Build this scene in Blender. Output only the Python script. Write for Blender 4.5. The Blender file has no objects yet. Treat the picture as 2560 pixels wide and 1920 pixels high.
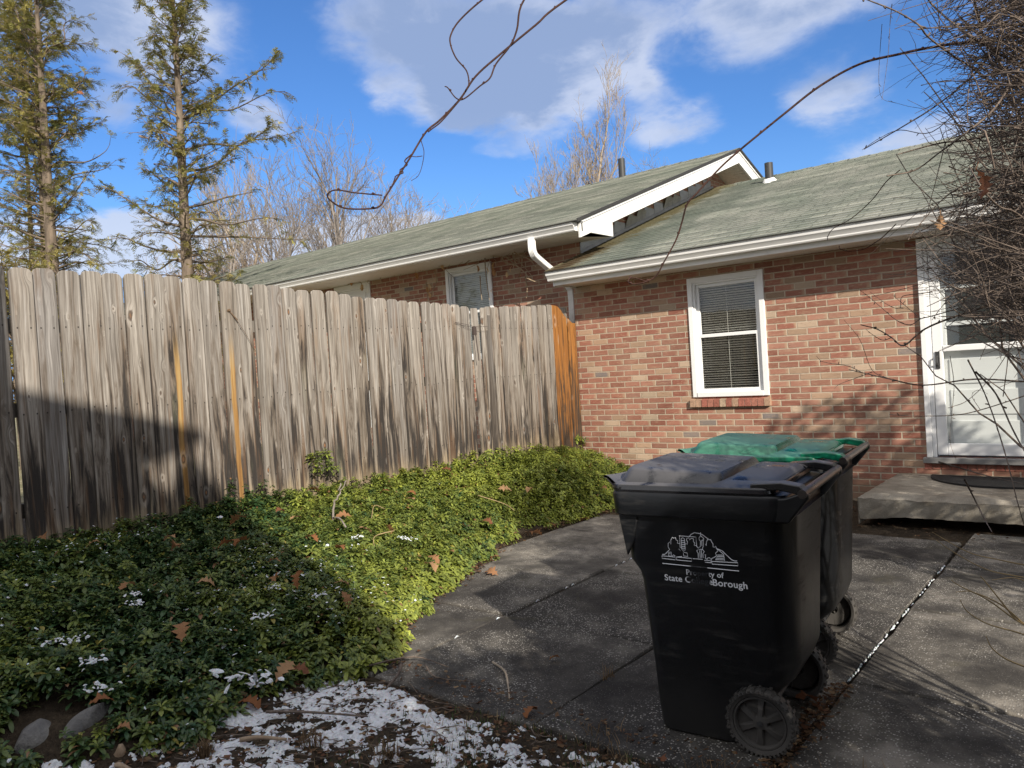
import bpy, math, random
import numpy as np
from mathutils import Vector, Matrix, Quaternion
R_ = random.Random(7)
sc = bpy.context.scene
COL = sc.collection
PI = math.pi
# ------------------------------------------------------------------ camera
CAMP = np.array([5.3104, -8.1339, 1.1053]); FPX = 1923.0
CR = np.array([0.77258343, 0.63178679, -0.06293091])
CU = np.array([0.03749057, 0.05354926, 0.99786118])
CF = np.array([-0.63380541, 0.77329033, -0.01768522])
cd = bpy.data.cameras.new("camera"); cam = bpy.data.objects.new("camera", cd); COL.objects.link(cam)
cd.sensor_width = 36.0; cd.lens = 36.0 * FPX / 2560.0; cd.clip_start = 0.05; cd.clip_end = 2000
M = Matrix.Identity(4)
for r in range(3):
    M[r][0] = CR[r]; M[r][1] = CU[r]; M[r][2] = -CF[r]; M[r][3] = CAMP[r]
cam.matrix_world = M
sc.camera = cam
# ------------------------------------------------------------------ light
TOSUN = Vector((0.767, -0.474, 0.431)).normalized()
SUN_EL = math.asin(TOSUN.z); SUN_AZ = math.atan2(TOSUN.x, TOSUN.y)
sd = bpy.data.lights.new("sun", 'SUN'); sd.energy = 5.0; sd.angle = math.radians(0.55); sd.color = (1.0, 0.91, 0.78)
so = bpy.data.objects.new("sun", sd); COL.objects.link(so)
so.rotation_mode = 'QUATERNION'; so.rotation_quaternion = TOSUN.to_track_quat('Z', 'Y'); so.location = (10, -10, 12)
vs = sc.view_settings
vs.view_transform = 'Standard'; vs.look = 'None'; vs.gamma = 1.0; vs.use_curve_mapping = False; vs.exposure = 0.36
SKY_STRENGTH = 0.13

# ------------------------------------------------------------------ node helper
class NT:
    def __init__(s, tree): s.t = tree; s.n = tree.nodes; s.l = tree.links
    def add(s, typ, ins=None, **props):
        n = s.n.new(typ)
        for k, v in props.items(): setattr(n, k, v)
        for k, v in (ins or {}).items(): s.set(n.inputs[k], v)
        return n
    def set(s, sock, v):
        if isinstance(v, bpy.types.NodeSocket): s.l.new(v, sock)
        else: sock.default_value = v
    def m(s, op, a, b=None, c=None, clamp=False):
        n = s.n.new('ShaderNodeMath'); n.operation = op; n.use_clamp = clamp
        for i, v in enumerate((a, b, c)):
            if v is not None: s.set(n.inputs[i], v)
        return n.outputs[0]
    def vm(s, op, a, b=None, out=0):
        n = s.n.new('ShaderNodeVectorMath'); n.operation = op
        for i, v in enumerate((a, b)):
            if v is not None: s.set(n.inputs[i], v)
        return n.outputs[out]
    def dot(s, a, b): return s.vm('DOT_PRODUCT', a, b, 1)
    def mix(s, f, a, b, blend='MIX'):
        n = s.n.new('ShaderNodeMix'); n.data_type = 'RGBA'; n.blend_type = blend; n.clamp_factor = True
        s.set(n.inputs[0], f); s.set(n.inputs[6], a); s.set(n.inputs[7], b)
        return n.outputs[2]
    def ramp(s, f, stops, interp='LINEAR'):
        n = s.n.new('ShaderNodeValToRGB'); e = n.color_ramp; e.interpolation = interp
        while len(e.elements) < len(stops): e.elements.new(0.5)
        for el, (p, c) in zip(e.elements, stops):
            el.position = p; el.color = c if len(c) == 4 else (*c, 1)
        s.set(n.inputs[0], f); return n.outputs[0]
    def ss(s, x, a, b):          # smoothstep a..b
        n = s.n.new('ShaderNodeMapRange'); n.interpolation_type = 'SMOOTHSTEP'
        s.set(n.inputs[0], x); n.inputs[1].default_value = a; n.inputs[2].default_value = b
        return n.outputs[0]
    def noise(s, vec, scale, detail=4, rough=.55, dist=0, out=0):
        n = s.n.new('ShaderNodeTexNoise'); s.set(n.inputs['Vector'], vec)
        n.inputs['Scale'].default_value = scale; n.inputs['Detail'].default_value = detail
        n.inputs['Roughness'].default_value = rough; n.inputs['Distortion'].default_value = dist
        return n.outputs[out]
    def vor(s, vec, scale, feat='F1', rnd=1.0):
        n = s.n.new('ShaderNodeTexVoronoi'); n.feature = feat; s.set(n.inputs['Vector'], vec)
        n.inputs['Scale'].default_value = scale; n.inputs['Randomness'].default_value = rnd
        return n
    def white(s, vec):
        n = s.n.new('ShaderNodeTexWhiteNoise'); n.noise_dimensions = '3D'; s.set(n.inputs[0], vec); return n
    def obj(s): return s.n.new('ShaderNodeTexCoord').outputs['Object']
    def sep(s, v):
        n = s.n.new('ShaderNodeSeparateXYZ'); s.set(n.inputs[0], v); return n.outputs
    def comb(s, x, y, z):
        n = s.n.new('ShaderNodeCombineXYZ')
        for i, v in enumerate((x, y, z)): s.set(n.inputs[i], v)
        return n.outputs[0]
    def scl(s, v, k): return s.vm('MULTIPLY', v, k)
    def bump(s, h, strength=.5, dist=.01):
        n = s.n.new('ShaderNodeBump'); n.inputs['Strength'].default_value = strength; n.inputs['Distance'].default_value = dist
        s.set(n.inputs['Height'], h); return n.outputs[0]
def mat(name):
    m = bpy.data.materials.new(name); m.use_nodes = True; m.node_tree.nodes.clear()
    return m, NT(m.node_tree)
def fin(m, t, color, rough=.8, normal=None, spec=.5, metal=0, extra=None):
    p = t.n.new('ShaderNodeBsdfPrincipled'); o = t.n.new('ShaderNodeOutputMaterial')
    t.set(p.inputs['Base Color'], color if isinstance(color, bpy.types.NodeSocket) else (*color, 1))
    t.set(p.inputs['Roughness'], rough); t.set(p.inputs['Specular IOR Level'], spec); t.set(p.inputs['Metallic'], metal)
    if normal is not None: t.set(p.inputs['Normal'], normal)
    for k, v in (extra or {}).items(): t.set(p.inputs[k], v)
    t.l.new(p.outputs[0], o.inputs[0]); return m
def simple(name, c, rough=.7, var=.12, scale=6, bumps=.0, bscale=40, spec=.5, metal=0):
    m, t = mat(name); v = t.obj()
    n = t.noise(v, scale, 5)
    lo = tuple(x * (1 - var) for x in c); hi = tuple(min(1, x * (1 + var)) for x in c)
    col = t.ramp(n, [(.3, lo), (.7, hi)])
    nb = t.bump(t.noise(v, bscale, 4), bumps, .01) if bumps else None
    return fin(m, t, col, rough, nb, spec, metal)

# ------------------------------------------------------------------ world
w = bpy.data.worlds.new("World"); sc.world = w; w.use_nodes = True
t = NT(w.node_tree); t.n.clear()
sky = t.add('ShaderNodeTexSky', sky_type='NISHITA', sun_disc=False, sun_elevation=SUN_EL, sun_rotation=SUN_AZ)
sky.air_density = 1.0; sky.dust_density = 0.3; sky.ozone_density = 3.0; sky.altitude = 300
d = t.add('ShaderNodeTexCoord').outputs['Generated']
dz = t.sep(d)
def pxdir(x, y):
    v = CF + CR * ((x - 1280) / FPX) - CU * ((y - 960) / FPX); return v / np.linalg.norm(v)
zc = t.m('MAXIMUM', dz[2], .03)
flat = t.vm('DIVIDE', d, t.comb(t.m('ADD', zc, .25), t.m('ADD', zc, .25), t.m('ADD', zc, .25)))
n1 = t.noise(flat, 2.2, 8, .58, .4); n2 = t.noise(flat, 6.0, 7, .6, .3)
# cloud banks at fixed compass directions, broken up by noise
banks = [((960, 20), .075, .055, .85), ((1090, 110), .085, .06, .85), ((1330, 60), .115, .065, 1.0), ((1440, 170), .07, .05, .75), ((1150, 250), .065, .030, 1.0), ((1310, 265), .080, .038, 1.05),
         ((1930, 10), .15, .036, 1.15), ((2090, 225), .060, .038, .95), ((1690, 310), .065, .030, .85), ((1590, 180), .030, .040, .7),
         ((250, 10), .13, .045, .95), ((400, 120), .085, .055, .75), ((30, 30), .06, .04, .6), ((470, 620), .17, .038, 1.3), ((840, 605), .16, .026, 1.15), ((120, 640), .14, .035, 1.0),
         ((2330, 375), .11, .035, 1.05), ((1030, 560), .07, .014, .75), ((620, 275), .035, .035, .6), ((700, 320), .045, .022, .65), ((1250, 385), .08, .014, .45), ((945, 225), .020, .020, .55), ((2600, 40), .10, .08, .6), ((1850, 150), .07, .025, .45), ((270, 260), .045, .030, .5), ((310, 330), .03, .03, .35)]
acc = None
wv = t.vm('SUBTRACT', t.noise(flat, 3.2, 6, .6, 0, 1), (.5, .5, .5))
dw = t.vm('ADD', d, t.scl(wv, (.11, .11, .075)))
for (px, py), rx, ry, st in banks:
    c = pxdir(px, py); rt = np.cross(c, [0, 0, 1]); rt /= np.linalg.norm(rt); up = np.cross(rt, c)
    a = t.m('DIVIDE', t.dot(dw, tuple(rt)), rx); b = t.m('DIVIDE', t.dot(dw, tuple(up)), ry)
    e = t.m('ADD', t.m('MULTIPLY', a, a), t.m('MULTIPLY', b, b))
    g = t.m('MULTIPLY', t.m('POWER', 2.718, t.m('MULTIPLY', e, -1.0)), st)
    g = t.m('MULTIPLY', g, t.m('GREATER_THAN', t.dot(d, tuple(c)), 0.0))
    acc = g if acc is None else t.m('ADD', acc, g)
front = t.ss(t.dot(d, tuple(CF)), .55, .3)          # elsewhere in the sky: unseen cloud added, thickened for fill light
acc = t.m('ADD', acc, t.m('MULTIPLY', front, .95))
dens = t.m('MULTIPLY', acc, t.m('ADD', t.m('MULTIPLY', n2, 1.5), .15))
mask = t.ss(dens, .31, .92)
shade = t.ss(t.m('ADD', t.m('MULTIPLY', dens, .75), t.m('MULTIPLY', t.m('SUBTRACT', n1, .5), 2.2)), .30, .85)
low = t.ss(dz[2], .32, .14)
cl = t.mix(t.m('MULTIPLY', shade, t.m('SUBTRACT', 1.0, t.m('MULTIPLY', low, .75))), (4.0, 4.4, 5.4, 1), (2.0, 2.6, 3.95, 1))
cl = t.mix(low, cl, (4.2, 4.6, 5.5, 1))
cl = t.mix(front, cl, (6.3, 6.1, 5.8, 1))        # out-of-view cloud behind and overhead, brightened to add fill light
skyc = t.mix(1.0, sky.outputs[0], (0.43, 0.66, 0.94, 1), 'MULTIPLY')
skyc = t.mix(t.ss(dz[2], .30, .0), skyc, (1.6, 3.2, 6.0, 1))
res = t.mix(t.m('MULTIPLY', mask, .84), skyc, cl)
bg = t.add('ShaderNodeBackground', {'Color': res, 'Strength': SKY_STRENGTH})
ow = t.add('ShaderNodeOutputWorld'); t.l.new(bg.outputs[0], ow.inputs[0])

# ------------------------------------------------------------------ mesh helpers
class MB:
    def __init__(s): s.v = []; s.f = []; s.c = []; s.n = 0; s.usec = False
    def add(s, v, f, col=None):
        v = np.asarray(v, float); b = s.n
        s.v.append(v); s.f.extend([tuple(int(i) + b for i in q) for q in f]); s.n += len(v)
        if col is not None: s.usec = True
        s.c.extend([col] * len(f))
    def box(s, x0, x1, y0, y1, z0, z1, col=None):
        v = [(x, y, z) for x in (x0, x1) for y in (y0, y1) for z in (z0, z1)]
        s.add(v, [(0, 1, 3, 2), (4, 6, 7, 5), (0, 4, 5, 1), (2, 3, 7, 6), (0, 2, 6, 4), (1, 5, 7, 3)], col)
    def prism(s, poly, ax, lo, hi, col=None):
        """polygon in the two other axes, extruded along axis ax from lo to hi"""
        o = [i for i in range(3) if i != ax]; n = len(poly); v = []
        for h in (lo, hi):
            for p in poly:
                q = [0, 0, 0]; q[ax] = h; q[o[0]] = p[0]; q[o[1]] = p[1]; v.append(q)
        s.add(v, [tuple(range(n)), tuple(range(2 * n - 1, n - 1, -1))] + [(i, n + i, n + (i + 1) % n, (i + 1) % n) for i in range(n)], col)
    def tube(s, pts, rad, n=6, cap=True, col=None):
        P = np.asarray(pts, float); k = len(P)
        if np.isscalar(rad): rad = [rad] * k
        T = np.gradient(P, axis=0); T /= (np.linalg.norm(T, axis=1)[:, None] + 1e-12)
        up = np.array([0, 0, 1.]) if abs(T[0][2]) < .9 else np.array([1., 0, 0])
        u = np.cross(T[0], up); u /= np.linalg.norm(u); V = []
        for i in range(k):
            u = u - T[i] * (u @ T[i]); u /= (np.linalg.norm(u) + 1e-12); w_ = np.cross(T[i], u)
            for j in range(n):
                a = 2 * PI * j / n; V.append(P[i] + rad[i] * (math.cos(a) * u + math.sin(a) * w_))
        F = [(i * n + j, i * n + (j + 1) % n, (i + 1) * n + (j + 1) % n, (i + 1) * n + j) for i in range(k - 1) for j in range(n)]
        if cap: F += [tuple(range(n - 1, -1, -1)), tuple((k - 1) * n + j for j in range(n))]
        s.add(V, F, col)
    def lathe(s, prof, ctr, axis, n=24, col=None, closed=False):
        """profile of (radius, height) round axis"""
        axis = np.asarray(axis, float); axis /= np.linalg.norm(axis)
        a = np.array([0, 0, 1.]) if abs(axis[2]) < .9 else np.array([1., 0, 0])
        u = np.cross(axis, a); u /= np.linalg.norm(u); w_ = np.cross(axis, u); k = len(prof); V = []
        for (r, h) in prof:
            for j in range(n):
                q = 2 * PI * j / n; V.append(np.asarray(ctr) + axis * h + r * (math.cos(q) * u + math.sin(q) * w_))
        F = [(i * n + j, i * n + (j + 1) % n, ((i + 1) % k) * n + (j + 1) % n, ((i + 1) % k) * n + j) for i in range(k if closed else k - 1) for j in range(n)]
        s.add(V, F, col)
    def loft(s, rings, cap=True, col=None):
        n = len(rings[0]); V = [p for r in rings for p in r]
        F = [(i * n + j, i * n + (j + 1) % n, (i + 1) * n + (j + 1) % n, (i + 1) * n + j) for i in range(len(rings) - 1) for j in range(n)]
        if cap: F += [tuple(range(n - 1, -1, -1)), tuple((len(rings) - 1) * n + j for j in range(n))]
        s.add(V, F, col)
    def build(s, name, m, parent=None, smooth=False, label=None, local=False, loc=None):
        me = bpy.data.meshes.new(name)
        V = np.concatenate(s.v) if s.v else np.zeros((0, 3))
        me.from_pydata(V.tolist(), [], s.f)
        if s.usec:
            ca = me.color_attributes.new("Col", 'FLOAT_COLOR', 'CORNER'); arr = []
            for q, c in zip(s.f, s.c): arr.extend(list(c if c is not None else (1, 1, 1, 1)) * len(q))
            ca.data.foreach_set('color', arr)
        if smooth:
            me.polygons.foreach_set('use_smooth', [True] * len(me.polygons))
        me.update()
        o = bpy.data.objects.new(name, me); COL.objects.link(o)
        if m is not None: me.materials.append(m)
        if loc is not None: o.location = loc
        if parent is not None:
            o.parent = parent
            if not local: o.matrix_parent_inverse = Matrix.Translation(-parent.location)
        if label: o['label'] = label
        return o
class Tubes:
    """many thin tubes meshed in one go"""
    def __init__(s): s.g = {}
    def tube(s, P, rad, *a, **k):
        P = np.asarray(P, float); n = len(P); s.g.setdefault(n, []).append((P, np.full(n, rad) if np.isscalar(rad) else np.asarray(rad, float)))
    def build(s, name, m, parent=None, sides=3):
        Vs = []; Fs = []; o = 0
        for n, L in s.g.items():
            P = np.stack([q[0] for q in L]); R = np.stack([q[1] for q in L]); T = np.gradient(P, axis=1); T /= np.linalg.norm(T, axis=2, keepdims=True) + 1e-12
            ref = np.where(np.abs(T[:, :1, 2:]) < .8, np.array([0, 0, 1.]), np.array([1., 0, 0])); u = np.cross(T, np.broadcast_to(ref, T.shape)); u /= np.linalg.norm(u, axis=2, keepdims=True) + 1e-12; w_ = np.cross(T, u)
            a = 2 * PI * np.arange(sides) / sides
            V = P[:, :, None] + R[:, :, None, None] * (np.cos(a)[:, None] * u[:, :, None] + np.sin(a)[:, None] * w_[:, :, None]); K = len(L)
            idx = np.arange(K * n * sides).reshape(K, n, sides) + o; nx_ = np.roll(idx, -1, 2)
            Fs.append(np.stack([idx[:, :-1], nx_[:, :-1], nx_[:, 1:], idx[:, 1:]], -1).reshape(-1, 4)); Vs.append(V.reshape(-1, 3)); o += K * n * sides
        return fast_mesh(name, np.concatenate(Vs), np.concatenate(Fs), None, m, parent, True)
def sharp(o, ang=35):
    me = o.data; me.polygons.foreach_set('use_smooth', [True] * len(me.polygons))
    try: me.set_sharp_from_angle(angle=math.radians(ang))
    except Exception: pass
    return o
def bevel(o, wd=.006, seg=2):
    b = o.modifiers.new('bevel', 'BEVEL'); b.width = wd; b.segments = seg; b.limit_method = 'ANGLE'; b.angle_limit = math.radians(40)
    return o
def tag(o, label, cat, group=None, kind=None):
    o['label'] = label
    if cat: o['category'] = cat
    if group: o['group'] = group
    if kind: o['kind'] = kind
    return o
def thing(name, label, cat, loc=(0, 0, 0), rz=0, group=None):
    e = bpy.data.objects.new(name, None); COL.objects.link(e); e.location = loc; e.rotation_euler = (0, 0, rz)
    e.empty_display_size = .1
    return tag(e, label, cat, group)
def struct(o): o['kind'] = 'structure'; return o
def smooth_path(pts, n=6):
    """Catmull-Rom through pts"""
    P = [np.asarray(p, float) for p in pts]; P = [2 * P[0] - P[1]] + P + [2 * P[-1] - P[-2]]; out = []
    for i in range(1, len(P) - 2):
        for k in range(n):
            q = k / n; a, b, c, e = P[i - 1:i + 3]
            out.append(.5 * ((2 * b) + (c - a) * q + (2 * a - 5 * b + 4 * c - e) * q * q + (3 * b - a - 3 * c + e) * q ** 3))
    out.append(P[-2]); return np.array(out)
def pt(px, py, dist):
    v = CF + CR * ((px - 1280) / FPX) - CU * ((py - 960) / FPX)
    return CAMP + v * dist

# ------------------------------------------------------------------ materials
def mk_brick(name="brick"):
    m, t = mat(name); v = t.obj(); x, y, z = t.sep(v)
    wob = t.m('MULTIPLY', t.m('SUBTRACT', t.noise(v, 9, 3), .5), .006)
    u = t.m('ADD', t.m('ADD', x, y), wob); zz = t.m('ADD', z, t.m('MULTIPLY', t.m('SUBTRACT', t.noise(v, 7, 3), .5), .006))
    row = t.m('FLOOR', t.m('DIVIDE', zz, .0677)); odd = t.m('FLOORED_MODULO', row, 2.0)
    uu = t.m('ADD', t.m('DIVIDE', u, .2113), t.m('MULTIPLY', odd, .5)); col = t.m('FLOOR', uu)
    fu = t.m('SUBTRACT', uu, col); fv = t.m('FRACT', t.m('DIVIDE', zz, .0677))
    du = t.m('MULTIPLY', t.m('MINIMUM', fu, t.m('SUBTRACT', 1.0, fu)), .2113)
    dv = t.m('MULTIPLY', t.m('MINIMUM', fv, t.m('SUBTRACT', 1.0, fv)), .0677)
    dd = t.m('ADD', t.m('MINIMUM', du, dv), t.m('MULTIPLY', t.m('SUBTRACT', t.noise(v, 70, 3), .5), .0035))
    msk = t.ss(dd, .0048, .0080)
    wn = t.white(t.comb(col, row, 3.3)); r1 = wn.outputs[0]; r2 = t.white(t.comb(col, row, 9.1)).outputs[0]
    base = t.ramp(r1, [(0, (.34, .155, .112)), (.18, (.40, .19, .138)), (.38, (.31, .128, .093)), (.52, (.42, .215, .158)), (.66, (.36, .168, .120)),
                       (.765, (.45, .32, .225)), (.83, (.40, .285, .20)), (.885, (.55, .44, .33)), (.955, (.36, .19, .145)), (.988, (.22, .21, .21))], 'CONSTANT')
    # drawn-out pale smears on the faces, different on every brick
    off = t.comb(t.m('MULTIPLY', r1, 17.0), t.m('MULTIPLY', r2, 23.0), r2)
    fine = t.noise(t.vm('ADD', t.vm('MULTIPLY', v, (7, 7, 34)), off), 1.6, 6, .65, 1.3)
    base = t.mix(t.m('MULTIPLY', t.ss(fine, .5, .74), .75), base, (.52, .37, .26, 1))
    base = t.mix(t.m('MULTIPLY', t.ss(fine, .46, .28), .55), base, (.16, .06, .045, 1))
    endm = t.m('MULTIPLY', t.ss(t.m('ADD', fu, t.m('MULTIPLY', t.noise(v, 25, 3), .35)), .93, 1.12), t.m('GREATER_THAN', r2, .6))
    base = t.mix(t.m('MULTIPLY', endm, .7), base, (.47, .36, .25, 1))
    base = t.mix(t.m('MULTIPLY', t.noise(v, 220, 3), .35), base, (.12, .06, .05, 1), 'MULTIPLY')
    base = t.mix(1.0, base, t.ramp(r2, [(0, (.86, .86, .86)), (1, (1.14, 1.1, 1.1))]), 'MULTIPLY')
    mort = t.ramp(t.noise(v, 30, 5), [(.3, (.40, .33, .255)), (.7, (.52, .44, .345))])
    clus = t.ss(t.noise(t.comb(t.m('MULTIPLY', u, 1.0), 0.0, t.m('MULTIPLY', zz, 1.6)), 1.3, 3), .42, .68)
    base = t.mix(t.m('ADD', .02, t.m('MULTIPLY', clus, .20)), base, (.46, .335, .25, 1))
    c = t.mix(msk, mort, base)
    # damp, dirty lowest courses
    low = t.m('MULTIPLY', t.ss(t.m('ADD', z, t.m('MULTIPLY', t.m('SUBTRACT', t.noise(v, 5, 5), .5), .35)), -.12, -.36), .55)
    c = t.mix(low, c, (.24, .19, .13, 1))
    big = t.ramp(t.noise(v, 1.3, 4), [(.3, (.9, .9, .9)), (.7, (1.08, 1.06, 1.04))]); c = t.mix(1.0, c, big, 'MULTIPLY')
    h = t.m('ADD', t.m('MULTIPLY', msk, 1.0), t.m('MULTIPLY', fine, .35))
    return fin(m, t, c, .93, t.bump(h, .75, .006), .25)
def mk_wood(name, kind):
    m, t = mat(name); v = t.obj(); rnd = t.n.new('ShaderNodeObjectInfo').outputs['Random']
    x, y, z = t.sep(v); ro = t.m('MULTIPLY', rnd, 40.0)
    p = t.comb(t.m('ADD', y, t.m('MULTIPLY', t.m('SUBTRACT', t.noise(t.comb(t.m('MULTIPLY', y, 3.), ro, t.m('MULTIPLY', z, 1.6)), 1.5, 2), .5), .030)), ro, z)
    kn = t.vor(t.comb(t.m('MULTIPLY', y, 9.5), ro, t.m('MULTIPLY', z, 4.2)), 1.0); kc = t.sep(kn.outputs['Color'])
    kd = t.m('ADD', t.m('MULTIPLY', kn.outputs['Distance'], t.m('ADD', .8, t.m('MULTIPLY', kc[1], 1.7))), t.m('MULTIPLY', t.m('SUBTRACT', t.noise(t.comb(t.m('MULTIPLY', y, 60.), ro, t.m('MULTIPLY', z, 26.)), 1, 3), .5), .10))
    # grain bends round the knots
    bend = t.m('MULTIPLY', t.ss(kd, .42, .05), .030)
    gy = t.m('ADD', t.sep(p)[0], bend)
    g1 = t.noise(t.comb(t.m('MULTIPLY', gy, 95.), ro, t.m('MULTIPLY', z, 1.6)), 1, 5, .6)
    g2 = t.noise(t.comb(t.m('MULTIPLY', gy, 26.), ro, t.m('MULTIPLY', z, .8)), 1, 4, .6, .6)
    g3 = t.noise(t.comb(t.m('MULTIPLY', gy, 230.), ro, t.m('MULTIPLY', z, 5.)), 1, 3, .6)
    if kind in ('grey', 'strip'):
        c = t.ramp(t.m('ADD', t.m('MULTIPLY', g1, .55), t.m('MULTIPLY', g2, .45)), [(.34, (.085, .075, .066)), (.44, (.195, .178, .160)), (.55, (.305, .284, .260)), (.67, (.46, .435, .405))])
        warm = t.ss(t.noise(t.comb(t.m('MULTIPLY', gy, 14.), ro, t.m('MULTIPLY', z, 1.1)), 1, 4, .6), .52, .70)
        c = t.mix(t.m('MULTIPLY', warm, .6), c, (.20, .135, .085, 1))
        tint = t.ramp(rnd, [(0, (.80, .81, .84)), (.2, (1.06, 1.03, .98)), (.4, (.90, .89, .87)), (.6, (1.12, 1.1, 1.07)), (.8, (.84, .83, .82)), (1, (1.0, .96, .90))]); c = t.mix(1.0, c, tint, 'MULTIPLY')
        c = t.mix(t.m('MULTIPLY', t.ss(g3, .54, .70), .55), c, (.07, .06, .05, 1))
        pale = t.ss(t.noise(t.comb(t.m('MULTIPLY', gy, 34.), t.m('ADD', ro, 3.), t.m('MULTIPLY', z, .9)), 1, 4, .65), .56, .74)
        c = t.mix(t.m('MULTIPLY', pale, .5), c, (.54, .52, .495, 1))
        # black weather streaks: more of them low down
        st = t.noise(t.comb(t.m('MULTIPLY', y, 19.), ro, t.m('MULTIPLY', z, 1.25)), 1, 6, .66, .7)
        hm = t.m('MULTIPLY', t.m('SUBTRACT', 1.35, z), .150)
        sthr = t.m('ADD', t.m('ADD', st, hm), t.m('MULTIPLY', t.m('SUBTRACT', rnd, .5), .10))
        c = t.mix(t.m('MULTIPLY', t.ss(sthr, .48, .62), .62), c, (.115, .085, .06, 1))
        c = t.mix(t.m('MULTIPLY', t.ss(sthr, .565, .69), .94), c, (.026, .023, .022, 1))
        br = t.ss(t.m('ADD', t.noise(t.comb(t.m('MULTIPLY', y, 17.), t.m('ADD', ro, 7.), t.m('MULTIPLY', z, 1.0)), 1, 4, .6), t.m('MULTIPLY', hm, .4)), .59, .72)
        c = t.mix(t.m('MULTIPLY', br, .55), c, (.15, .088, .05, 1))
        low = t.ss(t.m('ADD', z, t.m('MULTIPLY', t.m('SUBTRACT', st, .5), .9)), .36, .10)
        c = t.mix(t.m('MULTIPLY', low, .55), c, (.40, .315, .20, 1))
        grn = t.m('MULTIPLY', t.ss(t.noise(t.comb(t.m('MULTIPLY', y, 6), ro, t.m('MULTIPLY', z, 1.5)), 1, 3), .6, .8), .2)
        c = t.mix(grn, c, (.20, .22, .13, 1))
        if kind == 'strip':      # fresh sapwood showing down the middle
            e_ = t.m('ABSOLUTE', t.m('ADD', y, t.m('ADD', t.m('MULTIPLY', t.m('SUBTRACT', t.noise(t.comb(0.0, ro, t.m('MULTIPLY', z, 2.2)), 1, 3), .5), .05), .004)))
            w2 = t.m('ADD', e_, t.m('MULTIPLY', t.m('SUBTRACT', g1, .5), .012))
            sm = t.m('MULTIPLY', t.ss(w2, .024, .014), t.ss(t.m('ADD', z, t.m('MULTIPLY', g2, .3)), 1.72, 1.35))
            c = t.mix(t.m('MULTIPLY', sm, .9), c, t.ramp(t.m('ADD', t.m('MULTIPLY', g1, .6), t.m('MULTIPLY', z, .14)), [(.25, (.16, .075, .025)), (.42, (.34, .19, .06)), (.6, (.44, .33, .15))]))
        edg = t.ss(t.m('ADD', t.m('ABSOLUTE', y), t.m('MULTIPLY', t.m('SUBTRACT', g1, .5), .012)), .061, .069)
        c = t.mix(t.m('MULTIPLY', edg, .6), c, (.06, .05, .042, 1))
        nl = t.m('ABSOLUTE', t.m('SUBTRACT', t.m('ABSOLUTE', y), .038)); nz = t.m('MINIMUM', t.m('ABSOLUTE', t.m('SUBTRACT', z, 1.02)), t.m('MINIMUM', t.m('ABSOLUTE', t.m('SUBTRACT', z, .40)), t.m('ABSOLUTE', t.m('SUBTRACT', z, 1.56))))
        nail = t.m('MULTIPLY', t.m('LESS_THAN', nl, .0045), t.m('LESS_THAN', nz, .0055)); run_ = t.m('MULTIPLY', t.ss(nl, .008, .001), t.m('MULTIPLY', t.ss(t.m('FLOORED_MODULO', t.m('SUBTRACT', 1.02, z), .62), .22, .0), .35))
        c = t.mix(run_, c, (.05, .042, .038, 1)); c = t.mix(t.m('MULTIPLY', nail, .85), c, (.025, .022, .02, 1))
        ringc = (.085, .06, .045, 1); corec = (.27, .135, .065, 1)
    elif kind == 'amber':
        c = t.ramp(t.m('ADD', t.m('MULTIPLY', g1, .55), t.m('MULTIPLY', g2, .45)), [(.34, (.12, .050, .014)), (.5, (.27, .115, .030)), (.66, (.42, .20, .055))])
        st = t.noise(t.comb(t.m('MULTIPLY', y, 22.), ro, t.m('MULTIPLY', z, 1.3)), 1, 5, .62, .5)
        stm = t.ss(t.m('ADD', st, t.m('MULTIPLY', t.m('SUBTRACT', 1.1, z), .14)), .58, .76)
        c = t.mix(t.m('MULTIPLY', t.ss(t.m('ADD', st, t.m('MULTIPLY', t.m('SUBTRACT', 1.1, z), .14)), .50, .62), .5), c, (.16, .075, .025, 1)); c = t.mix(t.m('MULTIPLY', t.ss(t.m('ADD', st, t.m('MULTIPLY', t.m('SUBTRACT', 1.25, z), .16)), .50, .66), t.m('LESS_THAN', rnd, .8)), c, (.055, .038, .027, 1))
        ringc = (.14, .06, .02, 1); corec = (.35, .15, .04, 1)
    else:
        c = t.ramp(t.m('ADD', t.m('MULTIPLY', g1, .6), t.m('MULTIPLY', g2, .4)), [(.3, (.42, .27, .10)), (.5, (.58, .40, .17)), (.7, (.70, .52, .26))])
        ringc = (.3, .16, .06, 1); corec = (.35, .18, .07, 1)
    sel = t.m('GREATER_THAN', kc[0], .48)
    halo = t.m('MULTIPLY', t.m('MULTIPLY', t.ss(kd, .36, .2), t.ss(kd, .13, .19)), sel)
    c = t.mix(t.m('MULTIPLY', halo, .22), c, (.52, .48, .43, 1))
    c = t.mix(t.m('MULTIPLY', t.m('MULTIPLY', t.ss(kd, .17, .12), sel), .85), c, ringc)
    c = t.mix(t.m('MULTIPLY', t.m('MULTIPLY', t.ss(kd, .10, .06), sel), .85), c, corec)
    h = t.m('ADD', t.m('ADD', g1, t.m('MULTIPLY', g3, .5)), t.m('MULTIPLY', t.m('MULTIPLY', t.ss(kd, .17, .05), sel), .8))
    return fin(m, t, c, .88, t.bump(h, .55, .004), .3)
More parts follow.
